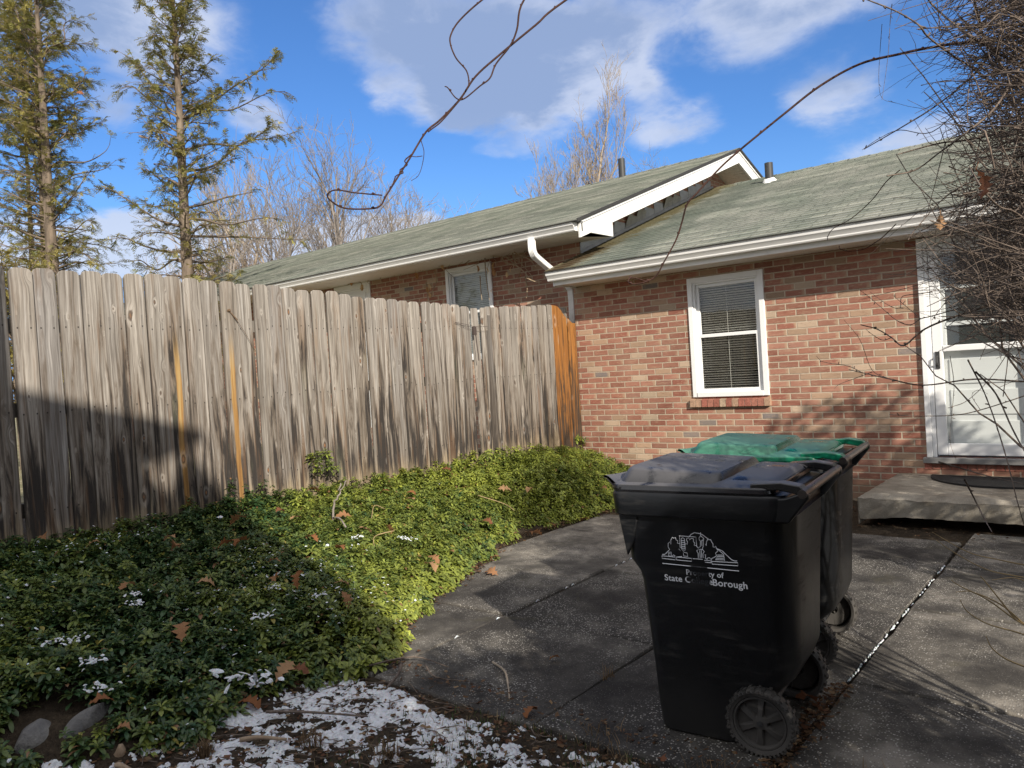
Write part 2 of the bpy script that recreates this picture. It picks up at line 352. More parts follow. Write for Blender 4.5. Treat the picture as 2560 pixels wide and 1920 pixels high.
def mk_roof(slope, e0, name):
    """three-tab shingles: x along the eave, run measured up the slope from the eave at y=e0"""
    m, t = mat(name); v = t.obj(); x, y, z = t.sep(v)
    k = math.sqrt(1 + slope * slope); run = t.m('MULTIPLY', t.m('SUBTRACT', y, e0), k)
    cr = t.m('DIVIDE', run, .127); row = t.m('FLOOR', cr); fr = t.m('SUBTRACT', cr, row)
    sh = t.m('MULTIPLY', t.m('FLOORED_MODULO', t.m('ADD', t.m('MULTIPLY', row, .5), t.m('MULTIPLY', t.m('FLOORED_MODULO', row, 4.), .041)), 1.0), .305)
    xx = t.m('DIVIDE', t.m('ADD', x, sh), .305); tab = t.m('FLOOR', xx); fx = t.m('SUBTRACT', xx, tab)
    rr_ = t.white(t.comb(4.4, row, 2.2)).outputs[0]
    slot = t.m('MULTIPLY', t.m('LESS_THAN', t.m('ABSOLUTE', t.m('SUBTRACT', fx, .5)), .028), t.m('LESS_THAN', fr, .97))
    r = t.white(t.comb(tab, row, 1.7)).outputs[0]
    c = t.ramp(t.noise(v, 300, 3), [(.32, (.215, .221, .206)), (.5, (.300, .308, .286)), (.68, (.40, .410, .382))])
    c = t.mix(1.0, c, t.ramp(r, [(0, (.80, .82, .81)), (1, (1.18, 1.17, 1.15))]), 'MULTIPLY')
    blot = t.noise(t.vm('MULTIPLY', v, (1.5, .5, .5)), 1.6, 5, .6); c = t.mix(1.0, c, t.ramp(blot, [(.3, (.80, .86, .80)), (.7, (1.14, 1.12, 1.10))]), 'MULTIPLY')
    streak = t.noise(t.vm('MULTIPLY', v, (9, .45, .45)), 1.0, 4, .6); c = t.mix(t.m('MULTIPLY', t.ss(streak, .52, .75), .18), c, (.085, .10, .085, 1))
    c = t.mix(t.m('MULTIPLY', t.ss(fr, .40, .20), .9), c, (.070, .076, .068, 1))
    c = t.mix(1.0, c, t.ramp(rr_, [(0, (.84, .85, .84)), (1, (1.14, 1.13, 1.12))]), 'MULTIPLY')
    c = t.mix(t.m('MULTIPLY', slot, .85), c, (.035, .04, .035, 1))
    if name.startswith('low'):
        # algae-darkened run-off below the step flashing, and moss / needles along the joint and by the eave corner
        dxx = t.m('ADD', t.m('SUBTRACT', x, t.m('ADD', .50, t.m('MULTIPLY', t.m('SUBTRACT', y, 1.6), .03))), t.m('MULTIPLY', t.m('SUBTRACT', t.noise(v, 1.7, 4), .5), .9))
        c = t.mix(t.m('MULTIPLY', t.ss(t.m('ABSOLUTE', t.m('SUBTRACT', dxx, .1)), .52, .22), .5), c, (.085, .11, .09, 1))
        mo = t.ss(t.m('SUBTRACT', t.m('MULTIPLY', t.noise(v, 5, 6, .7), .95), t.m('MULTIPLY', t.m('ADD', x, .2), .95)), .05, .3)
        c = t.mix(t.m('MULTIPLY', mo, .75), c, (.15, .125, .05, 1))
        de = t.m('MULTIPLY', t.ss(t.m('ADD', t.m('ABSOLUTE', t.m('ADD', x, .06)), t.m('MULTIPLY', t.noise(v, 9, 5), .35)), .42, .24), t.ss(y, 1.0, -.1))
        c = t.mix(t.m('MULTIPLY', de, .85), c, (.075, .048, .025, 1))
    return fin(m, t, c, .95, t.bump(t.noise(v, 420, 2), .5, .004), .2)
def mk_white(name, c=(.80, .80, .79), dirt=.35, rough=.45):
    m, t = mat(name); v = t.obj()
    n = t.noise(t.vm('MULTIPLY', v, (4, 4, 14)), 1.6, 6, .62); s = t.m('MULTIPLY', t.ss(n, .52, .78), dirt)
    cc = t.mix(s, (*c, 1), (.36, .34, .31, 1))
    return fin(m, t, cc, rough, t.bump(t.noise(v, 60, 3), .05, .004))
def mk_concrete(name, dark=False):
    m, t = mat(name); v = t.obj()
    rnd = t.n.new('ShaderNodeObjectInfo').outputs['Random']
    bigr = t.noise(v, 1.1, 5, .62)
    if dark:
        c = t.ramp(t.m('ADD', bigr, t.m('MULTIPLY', t.m('SUBTRACT', t.noise(v, 5, 6, .65), .5), .55)), [(.32, (.030, .028, .027)), (.47, (.064, .060, .055)), (.58, (.130, .121, .107)), (.72, (.29, .268, .235))])
    else:
        c = t.ramp(t.m('ADD', bigr, t.m('MULTIPLY', t.m('SUBTRACT', t.noise(v, 6, 6, .65), .5), .5)), [(.30, (.10, .088, .07)), (.44, (.22, .195, .16)), (.58, (.33, .30, .25)), (.74, (.42, .385, .33))])
    if dark: c = t.mix(1.0, c, t.ramp(rnd, [(0, (.75, .75, .76)), (.5, (1.05, 1.04, 1.03)), (1, (1.7, 1.68, 1.64))]), 'MULTIPLY')
    # pebbles of the worn surface
    sv = t.vm('MULTIPLY', v, (1, 1, 1)); vo = t.vor(sv, 95); pr = t.sep(vo.outputs['Color'])
    peb = t.m('MULTIPLY', t.m('MULTIPLY', t.ss(vo.outputs['Distance'], .42, .30), t.m('GREATER_THAN', pr[0], .52 if dark else .8)), t.ss(t.noise(v, 2.2, 3), .38, .55))
    c = t.mix(t.m('MULTIPLY', peb, .85), c, t.ramp(pr[1], [(0, (.24, .235, .22)), (.6, (.40, .38, .35)), (1, (.58, .56, .52))]))
    vo2 = t.vor(sv, 190); p2 = t.sep(vo2.outputs['Color'])
    c = t.mix(t.m('MULTIPLY', t.m('MULTIPLY', t.m('GREATER_THAN', p2[0], .7), t.ss(vo2.outputs['Distance'], .45, .3)), .6), c, t.ramp(p2[1], [(0, (.03, .03, .03)), (.55, (.09, .085, .08)), (1, (.36, .34, .31))]))
    moss = t.m('MULTIPLY', t.ss(t.noise(v, 2.4, 6, .7, .8), .56, .72), .4 if dark else .15)
    c = t.mix(moss, c, (.085, .078, .045, 1))
    h = t.m('ADD', t.m('MULTIPLY', peb, .8), t.m('ADD', t.noise(v, 45, 5), t.m('MULTIPLY', t.noise(v, 160, 3), .6)))
    return fin(m, t, c, .9, t.bump(h, .55, .006), .3)
M_BRICK = mk_brick()
M_GREY = mk_wood('weathered_grey_wood', 'grey'); M_AMBER = mk_wood('amber_wood', 'amber'); M_STRIP = mk_wood('grey_wood_with_sapwood', 'strip')
M_ROOFLOW = mk_roof(.345, -.58, 'low_roof_shingles'); M_ROOFHI = mk_roof(.348, -.60, 'tall_roof_shingles')
M_WHITE = mk_white('white_aluminium'); M_VINYL = mk_white('white_vinyl', (.82, .83, .84), .08, .4)
M_SOFFIT = mk_white('soffit_panel', (.66, .63, .58), .25, .6)
M_SLAB = mk_concrete('worn_aggregate_concrete', True); M_STEP = mk_concrete('step_concrete')
M_FELT = simple('black_felt_edge', (.03, .03, .03), .8)
M_FLASH = simple('grey_flashing_metal', (.33, .34, .35), .45, .15, 9, metal=.4)
M_PIPE = simple('dark_vent_pipe', (.035, .036, .038), .55)
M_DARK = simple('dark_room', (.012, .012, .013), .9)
M_BLIND = simple('blind_slat', (.80, .79, .75), .5, .05)
M_SHEER = simple('pale_blind', (.46, .49, .48), .6, .05)
M_SILLST = simple('grey_threshold', (.22, .215, .21), .7)
def mk_glass():
    m, t = mat('window_glass'); ge = t.add('ShaderNodeNewGeometry'); c = t.m('ABSOLUTE', t.dot(ge.outputs['Normal'], ge.outputs['Incoming']))
    f = t.m('ADD', .045, t.m('MULTIPLY', .955, t.m('POWER', t.m('SUBTRACT', 1.0, c, clamp=True), 5.0)))
    tr = t.add('ShaderNodeBsdfTransparent', {'Color': (.90, .92, .91, 1)}); gl = t.add('ShaderNodeBsdfGlossy', {'Roughness': .012})
    mx = t.add('ShaderNodeMixShader', {0: t.m('MULTIPLY', f, 1.7, clamp=True)})
    t.l.new(tr.outputs[0], mx.inputs[1]); t.l.new(gl.outputs[0], mx.inputs[2])
    o = t.add('ShaderNodeOutputMaterial'); t.l.new(mx.outputs[0], o.inputs[0]); return m
M_GLASS = mk_glass()

# ------------------------------------------------------------------ terrain heights
EDGE = [(-9, 1.9), (-7.1, 1.85), (-6.85, 2.13), (-6.5, 2.13), (-6.07, 2.07), (-5.84, 2.08), (-5.63, 2.13), (-5.45, 2.2), (-5.14, 1.95), (-4.92, 1.76), (-4.46, 1.55), (-3.88, 1.36), (-3.33, 1.09), (-2.76, .93), (-2.19, .94), (-1.7, 1.07), (-1.28, 1.05), (-.3, .86), (3, .8)]
ey = np.array([e[0] for e in EDGE]); ex = np.array([e[1] for e in EDGE])
def edge_x(y): return np.interp(y, ey, ex)
def sstep(a, b, x):
    q = np.clip((x - a) / (b - a), 0, 1); return q * q * (3 - 2 * q)
def ground_z(x, y):
    x = np.asarray(x, float); y = np.asarray(y, float)
    e = edge_x(y); base = -.425 + .02 * sstep(-5.5, -7.5, y)
    top = .13 - .14 * sstep(-1.2, .0, y)
    q = np.clip((e - x) / (e + .15), 0, 1)
    z = base + (top - base) * (q ** .8)
    z = np.where(x > e, base, z)
    far = np.hypot(x - 2, y + 4)
    return z + .25 * sstep(9, 40, far)

# ------------------------------------------------------------------ the brick house
house = thing('brick_house', 'long brick house with green shingle roofs on two levels, white gutters and a white door', 'house', (0, 0, -.42))
YA, XG = .20, -.25            # front of the taller wing; its gable wall
SL, E0L, ZE = .345, -.58, 2.275     # low roof: slope, eave line, eave height
SH, E0H, ZH = .348, -.60, 2.815
RY = 4.35
def wall_holes(mb, x0, x1, z0, z1, y, dep, holes, skip=()):
    xs = sorted({x0, x1, *[h[0] for h in holes], *[h[1] for h in holes]}); zs = sorted({z0, z1, *[h[2] for h in holes], *[h[3] for h in holes]})
    for a, b in zip(xs, xs[1:]):
        for c, e in zip(zs, zs[1:]):
            if any(h[0] <= a and b <= h[1] and h[2] <= c and e <= h[3] for h in holes): continue
            mb.add([(a, y, c), (b, y, c), (b, y, e), (a, y, e)], [(0, 1, 2, 3)])
    for (a, b, c, e) in holes:   # reveals
        mb.add([(a, y, c), (a, y, e), (a, y + dep, e), (a, y + dep, c)], [(0, 1, 2, 3)]); mb.add([(b, y, c), (b, y + dep, c), (b, y + dep, e), (b, y, e)], [(0, 1, 2, 3)])
        mb.add([(a, y, e), (b, y, e), (b, y + dep, e), (a, y + dep, e)], [(0, 1, 2, 3)]); mb.add([(a, y, c), (a, y + dep, c), (b, y + dep, c), (b, y, c)], [(0, 1, 2, 3)])
WIN = (1.325, 2.21, .665, 2.02); DOOR = (3.70, 4.72, .035, 2.10)
mb = MB(); wall_holes(mb, XG, 9.0, -.5, 2.2, 0, .10, [WIN, DOOR])
mb.add([(XG, 0, -.5), (XG, 0, 2.2), (XG, YA, 2.2), (XG, YA, -.5)], [(0, 1, 2, 3)])
mb.add([(9, 0, -.5), (9, 8.6, -.5), (9, 8.6, 2.2), (9, RY, 3.85), (9, 0, 2.2)], [(0, 1, 2, 3, 4)])
mb.build('wall', M_BRICK, house, label='red and tan brick wall of the low wing')
WINA = (-2.66, -1.76, 1.29, 2.665); PANA = (-5.30, -4.37, .30, 2.70)
mb = MB(); wall_holes(mb, -17.0, XG, -.5, 2.9, YA, .10, [WINA, PANA])
mb.add([(-17, YA, -.5), (-17, 8.6, -.5), (-17, 8.6, 2.9), (-17, RY, 4.4), (-17, YA, 2.9)], [(0, 4, 3, 2, 1)])
mb.build('wall', M_BRICK, house, label='brick wall of the taller wing under dried vines')
mb = MB(); mb.add([(XG, YA, 2.0), (XG, 8.6, 2.0), (XG, 8.6, 2.95), (XG, RY, 4.40), (XG, YA, 2.98)], [(0, 1, 2, 3, 4)])
mb.build('gable_wall', M_BRICK, house)
def roof(mb, x0, x1, e0, ze, s, ridge, both=True):
    k = math.sqrt(1 + s * s); n = int((ridge - e0) * k / .127) + 1; nrm = np.array([0, -s, 1]) / k
    for i in range(n):
        y0 = e0 + i * .127 / k; y1 = min(e0 + (i + 1) * .127 / k, ridge)
        if y1 <= y0: break
        a = np.array([0, y0, ze + s * (y0 - e0)]) + nrm * .012; b = np.array([0, y1, ze + s * (y1 - e0)]) + nrm * .001; c0 = a - nrm * .010
        X0 = np.array([x0, 0, 0]); X1 = np.array([x1, 0, 0])
        mb.add([a + X0, a + X1, b + X1, b + X0, c0 + X0, c0 + X1], [(0, 1, 2, 3), (4, 5, 1, 0)])
    zr = ze + s * (ridge - e0); ye = ridge + (ridge - e0)
    mb.add([(x0, ridge, zr + .001), (x1, ridge, zr + .001), (x1, ye, ze), (x0, ye, ze)], [(0, 1, 2, 3)])
    # ends and underside of the deck
    th = .03
    mb.add([(x1, e0, ze), (x1, ridge, zr), (x1, ye, ze), (x1, ye, ze - th), (x1, ridge, zr - th), (x1, e0, ze - th)], [(0, 5, 4, 1), (1, 4, 3, 2)])
    mb.add([(x0, e0, ze), (x0, ridge, zr), (x0, ye, ze), (x0, ye, ze - th), (x0, ridge, zr - th), (x0, e0, ze - th)], [(0, 1, 4, 5), (1, 2, 3, 4)])
    return zr
mb = MB(); zrl = roof(mb, XG + .004, 9.4, E0L, ZE, SL, RY)
mb.add([(XG - .02, E0L, ZE + .006), (XG + .004, E0L, ZE + .006), (XG + .004, YA, ZE + SL * (YA - E0L) + .006), (XG - .02, YA, ZE + SL * (YA - E0L) + .006)], [(0, 1, 2, 3)])
rl = mb.build('roof', M_ROOFLOW, house, label='lower green shingle roof with dark stains and moss by the step')
mb = MB(); zrh = roof(mb, -17.3, .27, E0H, ZH, SH, RY + .02)
rh = mb.build('roof', M_ROOFHI, house, label='upper green shingle roof ending in a white gable')
for rt, x0, x1, zr, ry in ((rl, XG, 9.4, zrl, RY), (rh, -17.3, .275, zrh, RY + .02)):
    mb = MB(); s = .345
    for i in range(int((x1 - x0) / .14) + 1):
        a = x0 + i * .14; b = min(a + .142, x1); h0 = .018 if i % 2 else .013
        if b <= a: continue
        mb.add([(a, ry - .14, zr - .14 * s + h0), (b, ry - .14, zr - .14 * s + h0), (b, ry, zr + h0 + .004), (a, ry, zr + h0 + .004), (b, ry + .14, zr - .14 * s + h0), (a, ry + .14, zr - .14 * s + h0),
                (a, ry - .14, zr - .14 * s), (b, ry - .14, zr - .14 * s)], [(0, 1, 2, 3), (3, 2, 4, 5), (6, 7, 1, 0)])
    mb.build('ridge_cap', M_ROOFLOW if rt is rl else M_ROOFHI, rt).matrix_parent_inverse = Matrix.Translation(-house.location) if False else Matrix.Identity(4)
def vent(parent, x, y, z, h, r, collar):
    mb = MB(); mb.lathe([(r, -.1), (r, h), (r * .82, h), (r * .82, h - .06), (0, h - .06)], (x, y, z), (0, 0, 1), 20)
    o = mb.build('vent_pipe', M_PIPE, parent); o.matrix_parent_inverse = Matrix.Identity(4); sharp(o)
    if collar:
        mb = MB(); mb.lathe([(r * 2.2, -.075), (r * 2.0, -.02), (r * 1.25, .05), (r * 1.02, .06)], (x, y, z), (0, -.33, 1), 20)
        o = mb.build('pipe_collar', M_WHITE, parent); o.matrix_parent_inverse = Matrix.Identity(4); sharp(o, 60)
vent(rl, .98, 3.71, 3.755, .29, .062, True); vent(rh, -1.95, 4.30, 4.50, .36, .062, False)
# fascia, soffit, gutters
KP = [(0, .0), (-.075, .0), (-.083, .012), (-.083, .022), (-.100, .050), (-.117, .066), (-.122, .092), (-.122, .112), (-.110, .120), (-.104, .116), (-.104, .108), (0, .108)]
def gutter(x0, x1, y, z):
    mb = MB(); mb.prism([(y + a, z + b) for a, b in KP], 0, x0, x1); o = mb.build('gutter', M_WHITE, house); return sharp(o, 25)
mb = MB(); mb.box(XG + .045, 9.4, -.455, -.43, 2.105, 2.275); mb.box(XG + .02, XG + .045, -.46, 0.0, 2.10, 2.33); mb.build('fascia', M_WHITE, house)
mb = MB(); mb.box(-17.3, .245, -.475, -.45, 2.70, 2.82); mb.build('fascia', M_WHITE, house)
def soffit(x0, x1, y0, y1, z):
    mb = MB(); n = int((x1 - x0) / .10)
    for i in range(n):
        a = x0 + (x1 - x0) * i / n; b = x0 + (x1 - x0) * (i + 1) / n
        mb.box(a, b - .006, y0, y1, z, z + .012); mb.box(b - .006, b, y0, y1, z + .006, z + .016)
    return mb.build('soffit', M_SOFFIT, house)
soffit(XG + .05, 9.4, -.43, 0.0, 2.112); soffit(-17.2, .22, -.45, YA, 2.705)
gutter(-.255, 9.4, -.456, 2.158); gutter(-17.3, .20, -.476, 2.705)
mb = MB(); mb.box(XG - .015, 9.4, -.60, -.45, 2.266, 2.274); mb.box(-17.3, .265, -.62, -.47, 2.804, 2.812); [mb.prism([(E0H, ZH - .022), (RY + .02, zrh - .022), (RY + .02, zrh + .016), (E0H, ZH + .016)] if sg == 1 else [(2 * RY + .04 - E0H, ZH - .022), (RY + .02, zrh - .022), (RY + .02, zrh + .016), (2 * RY + .04 - E0H, ZH + .016)], 0, .262, .282) for sg in (1, -1)]
mb.build('drip_edge', M_FELT, house)
# rake board, boxed return and rake soffit on the tall gable
mb = MB(); xr = .245
for sg in (1, -1):
    def Yq(q): return RY + .02 + sg * (q - RY - .02)
    for dz0, dz1, xx in ((-.055, -.02, xr + .018), (-.225, -.055, xr)):
        a = [(Yq(E0H + .10), ZH + SH * .10), (Yq(RY + .02), ZH + SH * (RY + .02 - E0H))]
        poly = [(a[0][0], a[0][1] + dz0), (a[1][0], a[1][1] + dz0), (a[1][0], a[1][1] + dz1), (a[0][0], a[0][1] + dz1)]
        mb.prism(poly, 0, xx - .03, xx)
    if sg == 1: mb.prism([(E0H + .13, 2.703), (.235, 2.703), (.235, ZH + SH * (.235 - E0H) - .226), (E0H + .13, ZH + SH * .13 - .226)], 0, xr - .028, xr - .003)
mb.box(XG, xr - .028, .22, .235, 2.70, 2.93)
rk = mb.build('rake_board', M_WHITE, house)
mb = MB()
for sg in (1, -1):
    n = 46
    for i in range(n):
        q0 = .235 + (RY - .215) * i / n; q1 = .235 + (RY - .215) * (i + 1) / n - .004
        f = lambda q: ZH + SH * (q - E0H) - .20
        Y0, Y1 = (q0, q1) if sg == 1 else (2 * RY + .04 - q0, 2 * RY + .04 - q1)
        mb.add([(XG + .002, Y0, f(q0)), (xr - .03, Y0, f(q0)), (xr - .03, Y1, f(q1)), (XG + .002, Y1, f(q1)), (XG + .002, Y0, f(q0) + .012), (xr - .03, Y0, f(q0) + .012), (xr - .03, Y1, f(q1) + .012), (XG + .002, Y1, f(q1) + .012)],
               [(0, 1, 2, 3), (4, 7, 6, 5), (0, 4, 5, 1), (2, 6, 7, 3)])
mb.build('soffit', M_SOFFIT, house, label='grey ribbed soffit under the gable rake')
# stepped flashing, some pieces bent away from the brick
yy = -.02
for i in range(14):
    y0 = .205 + i * .292; y1 = y0 + .30; z0 = ZE + SL * (y0 - E0L) + .012; z1 = ZE + SL * (y1 - E0L) + .012; bend = [.0, .012, .0, .004, .085, .075, .0, .0, .09, .05, .0, .01, .0, .0][i]
    top = z0 + .215 + .02 * (i % 3); mb = MB(); X = XG + .006 + .0015 * (i % 2); N = 4; V = []; F = []
    for k in range(N + 1):
        q = k / N; xo = X + bend * q * q
        V += [(xo + .004 * (1 - q), y0 + .02 * q * bend * 8, z0 + (top - z0) * q), (xo * .3 + .7 * X + .002, y1, z1 + (top + .0 - z1) * q)]
    F = [(2 * k, 2 * k + 1, 2 * k + 3, 2 * k + 2) for k in range(N)]
    mb.add(V, F); o = mb.build('step_flashing', M_FLASH, house); md = o.modifiers.new('s', 'SOLIDIFY'); md.thickness = .0015
mb = MB(); mb.prism([(.2, ZE + SL * (.2 - E0L) + .012), (RY, ZE + SL * (RY - E0L) + .012), (RY, ZE + SL * (RY - E0L) + .05), (.2, ZE + SL * (.2 - E0L) + .05)], 0, XG + .008, XG + .028)
mb.build('flashing_strip', M_FLASH, house)
# downspout: elbows from the tall gutter back to the corner, then down
mb = MB()
P = smooth_path([(-.455, -.545, 2.72), (-.455, -.545, 2.60), (-.452, -.53, 2.535), (-.447, -.46, 2.475), (-.415, -.14, 2.30), (-.395, .04, 2.20), (-.385, .115, 2.13), (-.385, .15, 2.03), (-.385, .152, 1.5), (-.385, .152, -.3)], 5)
for nm_w, nm_d in ((.082, .058),):
    T = np.gradient(P, axis=0); T /= np.linalg.norm(T, axis=1)[:, None]; rings = []
    for p_, t_ in zip(P, T):
        rx = np.array([1, 0, 0.]); rx = rx - t_ * (rx @ t_); rx /= np.linalg.norm(rx); ry = np.cross(t_, rx); ring = []
        prof = []
        for k in range(9): prof.append((-.5 + k / 8, -.5 - (.07 if k % 2 else 0)))
        for k in range(7): prof.append((.5 + (.05 if k % 2 else 0), -.5 + k / 6))
        for k in range(9): prof.append((.5 - k / 8, .5 + (.07 if k % 2 else 0)))
        for k in range(7): prof.append((-.5 - (.05 if k % 2 else 0), .5 - k / 6))
        rings.append([p_ + rx * a * nm_w + ry * b * nm_d for a, b in prof])
    mb.loft(rings)
mb.build('downspout', M_WHITE, house)

def window(x0, x1, z0, z1, y, kind, label):
    """double-hung sash: frame > sashes, panes; blinds behind"""
    zm = (z0 + z1) / 2 + .0; fr = MB(); c = .058
    fr.box(x0, x0 + c, y - .022, y + .09, z0, z1); fr.box(x1 - c, x1, y - .022, y + .09, z0, z1)
    fr.box(x0 + c, x1 - c, y - .022, y + .09, z1 - c, z1); fr.box(x0 + c, x1 - c, y - .030, y + .09, z0, z0 + .055)
    for a, b in ((x0 + c, x0 + c + .022), (x1 - c - .022, x1 - c)): fr.box(a, b, y - .004, y + .09, z0 + .055, z1 - c)
    fr.box(x0 + c + .022, x1 - c - .022, y - .004, y + .09, z1 - c - .02, z1 - c)
    w_ = fr.build('window', M_VINYL, house, label=label); bevel(w_, .004, 1)
    ix0, ix1 = x0 + c + .022, x1 - c - .022; s = .038
    for nm, a, b, yy in (('sash', zm - .005, z1 - c - .02, y + .034), ('sash', z0 + .055, zm + .032, y + .008)):
        mb = MB(); mb.box(ix0, ix0 + s, yy, yy + .028, a, b); mb.box(ix1 - s, ix1, yy, yy + .028, a, b); mb.box(ix0 + s, ix1 - s, yy, yy + .028, a, a + s); mb.box(ix0 + s, ix1 - s, yy, yy + .028, b - s, b)
        o = mb.build(nm, M_VINYL, w_); o.matrix_parent_inverse = Matrix.Identity(4); bevel(o, .003, 1)
        mb = MB(); mb.add([(ix0 + s, yy + .014, a + s), (ix1 - s, yy + .014, a + s), (ix1 - s, yy + .014, b - s), (ix0 + s, yy + .014, b - s)], [(0, 1, 2, 3)])
        o = mb.build('pane', M_GLASS, w_); o.matrix_parent_inverse = Matrix.Identity(4)
    mb = MB(); n = int((z1 - z0 - .12) / .0265)
    for i in range(n):
        zz = z0 + .07 + i * .0265 + R_.uniform(-.0015, .0015); tl = .0125 if kind == 0 else .0125
        yb = y + .085; dx = .011 if kind == 0 else .005
        mb.add([(ix0 + .015, yb - dx, zz + tl * .62), (ix1 - .015, yb - dx, zz + tl * .62 + R_.uniform(-.002, .002)), (ix1 - .015, yb + dx, zz - tl * (.5 if kind == 0 else 1.1)), (ix0 + .015, yb + dx, zz - tl * (.5 if kind == 0 else 1.1))], [(0, 1, 2, 3)])
    for q in ((.2, .5, .8) if kind else (.48,)):
        mb.tube([(ix0 + (ix1 - ix0) * q, y + .068, z0 + .06), (ix0 + (ix1 - ix0) * q, y + .068, z1 - .08)], .0016, 4)
    o = mb.build('blind', M_BLIND if kind == 0 else M_SHEER, w_); o.matrix_parent_inverse = Matrix.Identity(4)
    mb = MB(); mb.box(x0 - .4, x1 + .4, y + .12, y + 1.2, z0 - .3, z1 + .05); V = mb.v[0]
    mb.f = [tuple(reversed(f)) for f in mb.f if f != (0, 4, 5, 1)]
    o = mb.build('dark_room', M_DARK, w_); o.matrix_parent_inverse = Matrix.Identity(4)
    return w_
wn = window(*WIN[:2], *WIN[2:], 0, 0, 'white double-hung window with half-open blinds on the low brick wall')
wn2 = window(*WINA[:2], *WINA[2:], YA, 1, 'white double-hung window with closed pale blinds behind the fence gap')
mb = MB(); n = 13; xs0, xs1 = 1.292, 2.232
for i in range(n):
    a = xs0 + (xs1 - xs0) * i / n; b = xs0 + (xs1 - xs0) * (i + 1) / n - .009
    q = R_.uniform(-.003, .003)
    mb.add([(a, -.045 + q, .555), (b, -.045 + q, .555), (b, -.045 + q, .636), (a, -.045 + q, .636), (a, .09, .664), (b, .09, .664), (a, .02, .555), (b, .02, .555)], [(0, 1, 2, 3), (3, 2, 5, 4), (0, 6, 7, 1), (0, 3, 4, 6), (1, 7, 5, 2)],
           R_.choice([(.34, .13, .10, 1), (.36, .16, .12, 1), (.40, .27, .19, 1), (.30, .12, .09, 1), (.43, .33, .24, 1)]))
mb.box(xs0 + .003, xs1 - .01, -.038, .02, .562, .63, (.46, .38, .29, 1))
m_, t_ = mat('sill_brick'); ca = t_.add('ShaderNodeVertexColor', layer_name='Col'); v_ = t_.obj()
cc = t_.mix(1.0, ca.outputs[0], t_.ramp(t_.noise(v_, 40, 5, .65), [(.3, (.7, .7, .7)), (.7, (1.25, 1.22, 1.2))]), 'MULTIPLY'); fin(m_, t_, cc, .92, t_.bump(t_.noise(v_, 90, 4), .5, .006), .2); M_SILLB = m_
mb.build('sill', M_SILLB, wn).matrix_parent_inverse = Matrix.Identity(4)
# white panel door of the tall wing, mostly hidden by the fence
mb = MB(); a, b, c, e = PANA; y = YA
mb.box(a, a + .07, y - .02, y + .08, c, e); mb.box(b - .07, b, y - .02, y + .08, c, e); mb.box(a + .07, b - .07, y - .02, y + .08, e - .09, e); mb.box(a + .07, b - .07, y + .03, y + .07, c, e - .09)
for k in range(3): mb.box(a + .16, b - .16, y + .018, y + .03, c + .15 + k * .75, c + .75 + k * .75)
bevel(mb.build('door', M_VINYL, house, label='white panelled door of the tall wing, hidden below its head by the fence'), .004, 1)
# front storm door
x0, x1, z0, z1 = DOOR; mb = MB(); y = 0
mb.box(x0, x0 + .05, -.035, .10, z0, z1); mb.box(x1 - .05, x1, -.035, .10, z0, z1); mb.box(x0 + .05, x1 - .05, -.035, .10, z1 - .06, z1)
mb.box(x0 + .05, x0 + .085, -.018, .10, z0, z1 - .06); mb.box(x1 - .085, x1 - .05, -.018, .10, z0, z1 - .06)
dr = mb.build('door', M_VINYL, house, label='white storm door with glass over panels, behind the bare shrub'); bevel(dr, .004, 1)
I4 = Matrix.Identity(4); a, b = x0 + .09, x1 - .09
mb = MB(); st = .085; zt = z1 - .07; zb = z0 + .02
mb.box(a, a + st, -.012, .026, zb, zt); mb.box(b - st, b, -.012, .026, zb, zt); mb.box(a + st, b - st, -.012, .026, zb, zb + .11); mb.box(a + st, b - st, -.012, .026, zt - .09, zt)
for zc_ in (1.055, ): mb.box(a + st, b - st, -.016, .026, zc_ - .028, zc_ + .028)
o = mb.build('storm_frame', M_VINYL, dr); o.matrix_parent_inverse = I4; bevel(o, .006, 2)
mb = MB(); mb.add([(a + st, .008, zb + .1), (b - st, .008, zb + .1), (b - st, .008, zt - .09), (a + st, .008, zt - .09)], [(0, 1, 2, 3)])
o = mb.build('pane', M_GLASS, dr); o.matrix_parent_inverse = I4
mb = MB(); y = .065        # inner door: solid lower half with raised panels, upper lights
mb.box(a, b, y, y + .03, zb, 1.03); mb.box(a, a + .11, y, y + .03, 1.03, zt); mb.box(b - .11, b, y, y + .03, 1.03, zt)
for zc_ in (1.045, 1.28, 1.62, 1.97): mb.box(a + .11, b - .11, y - .006, y + .03, zc_ - .016, zc_ + .022)
for zc_ in (.14, .43, .72): mb.box(a + .12, b - .12, y - .012, y, zc_, zc_ + .235); 
o = mb.build('inner_door', M_VINYL, dr); o.matrix_parent_inverse = I4; bevel(o, .010, 2)
mb = MB(); mb.add([(a + .1, y + .02, 1.03), (b - .1, y + .02, 1.03), (b - .1, y + .02, zt), (a + .1, y + .02, zt)], [(0, 1, 2, 3)]); o = mb.build('door_light', simple('door_dark_glass', (.045, .05, .048), .12), dr); o.matrix_parent_inverse = I4
mb = MB(); mb.box(a + .022, a + .058, -.022, -.012, .87, 1.03); mb.tube([(a + .04, -.022, .985), (a + .04, -.06, .985), (a + .04, -.065, .93), (a + .04, -.022, .90)], .009, 8)
o = mb.build('handle', M_PIPE, dr); o.matrix_parent_inverse = I4
mb = MB(); mb.box(x0 - .03, x1 + .03, -.065, .10, -.02, .034); bevel(mb.build('threshold', M_SILLST, house), .005, 1)
mb = MB()
for i in range(15):
    q0 = x0 - .03 + i * .073; mb.box(q0, q0 + .064, -.008, .0, -.082, -.024, R_.choice([(.34, .13, .10, 1), (.36, .16, .12, 1), (.37, .22, .16, 1), (.28, .12, .09, 1)]))
mb.build('brick_sill', M_SILLB, house)

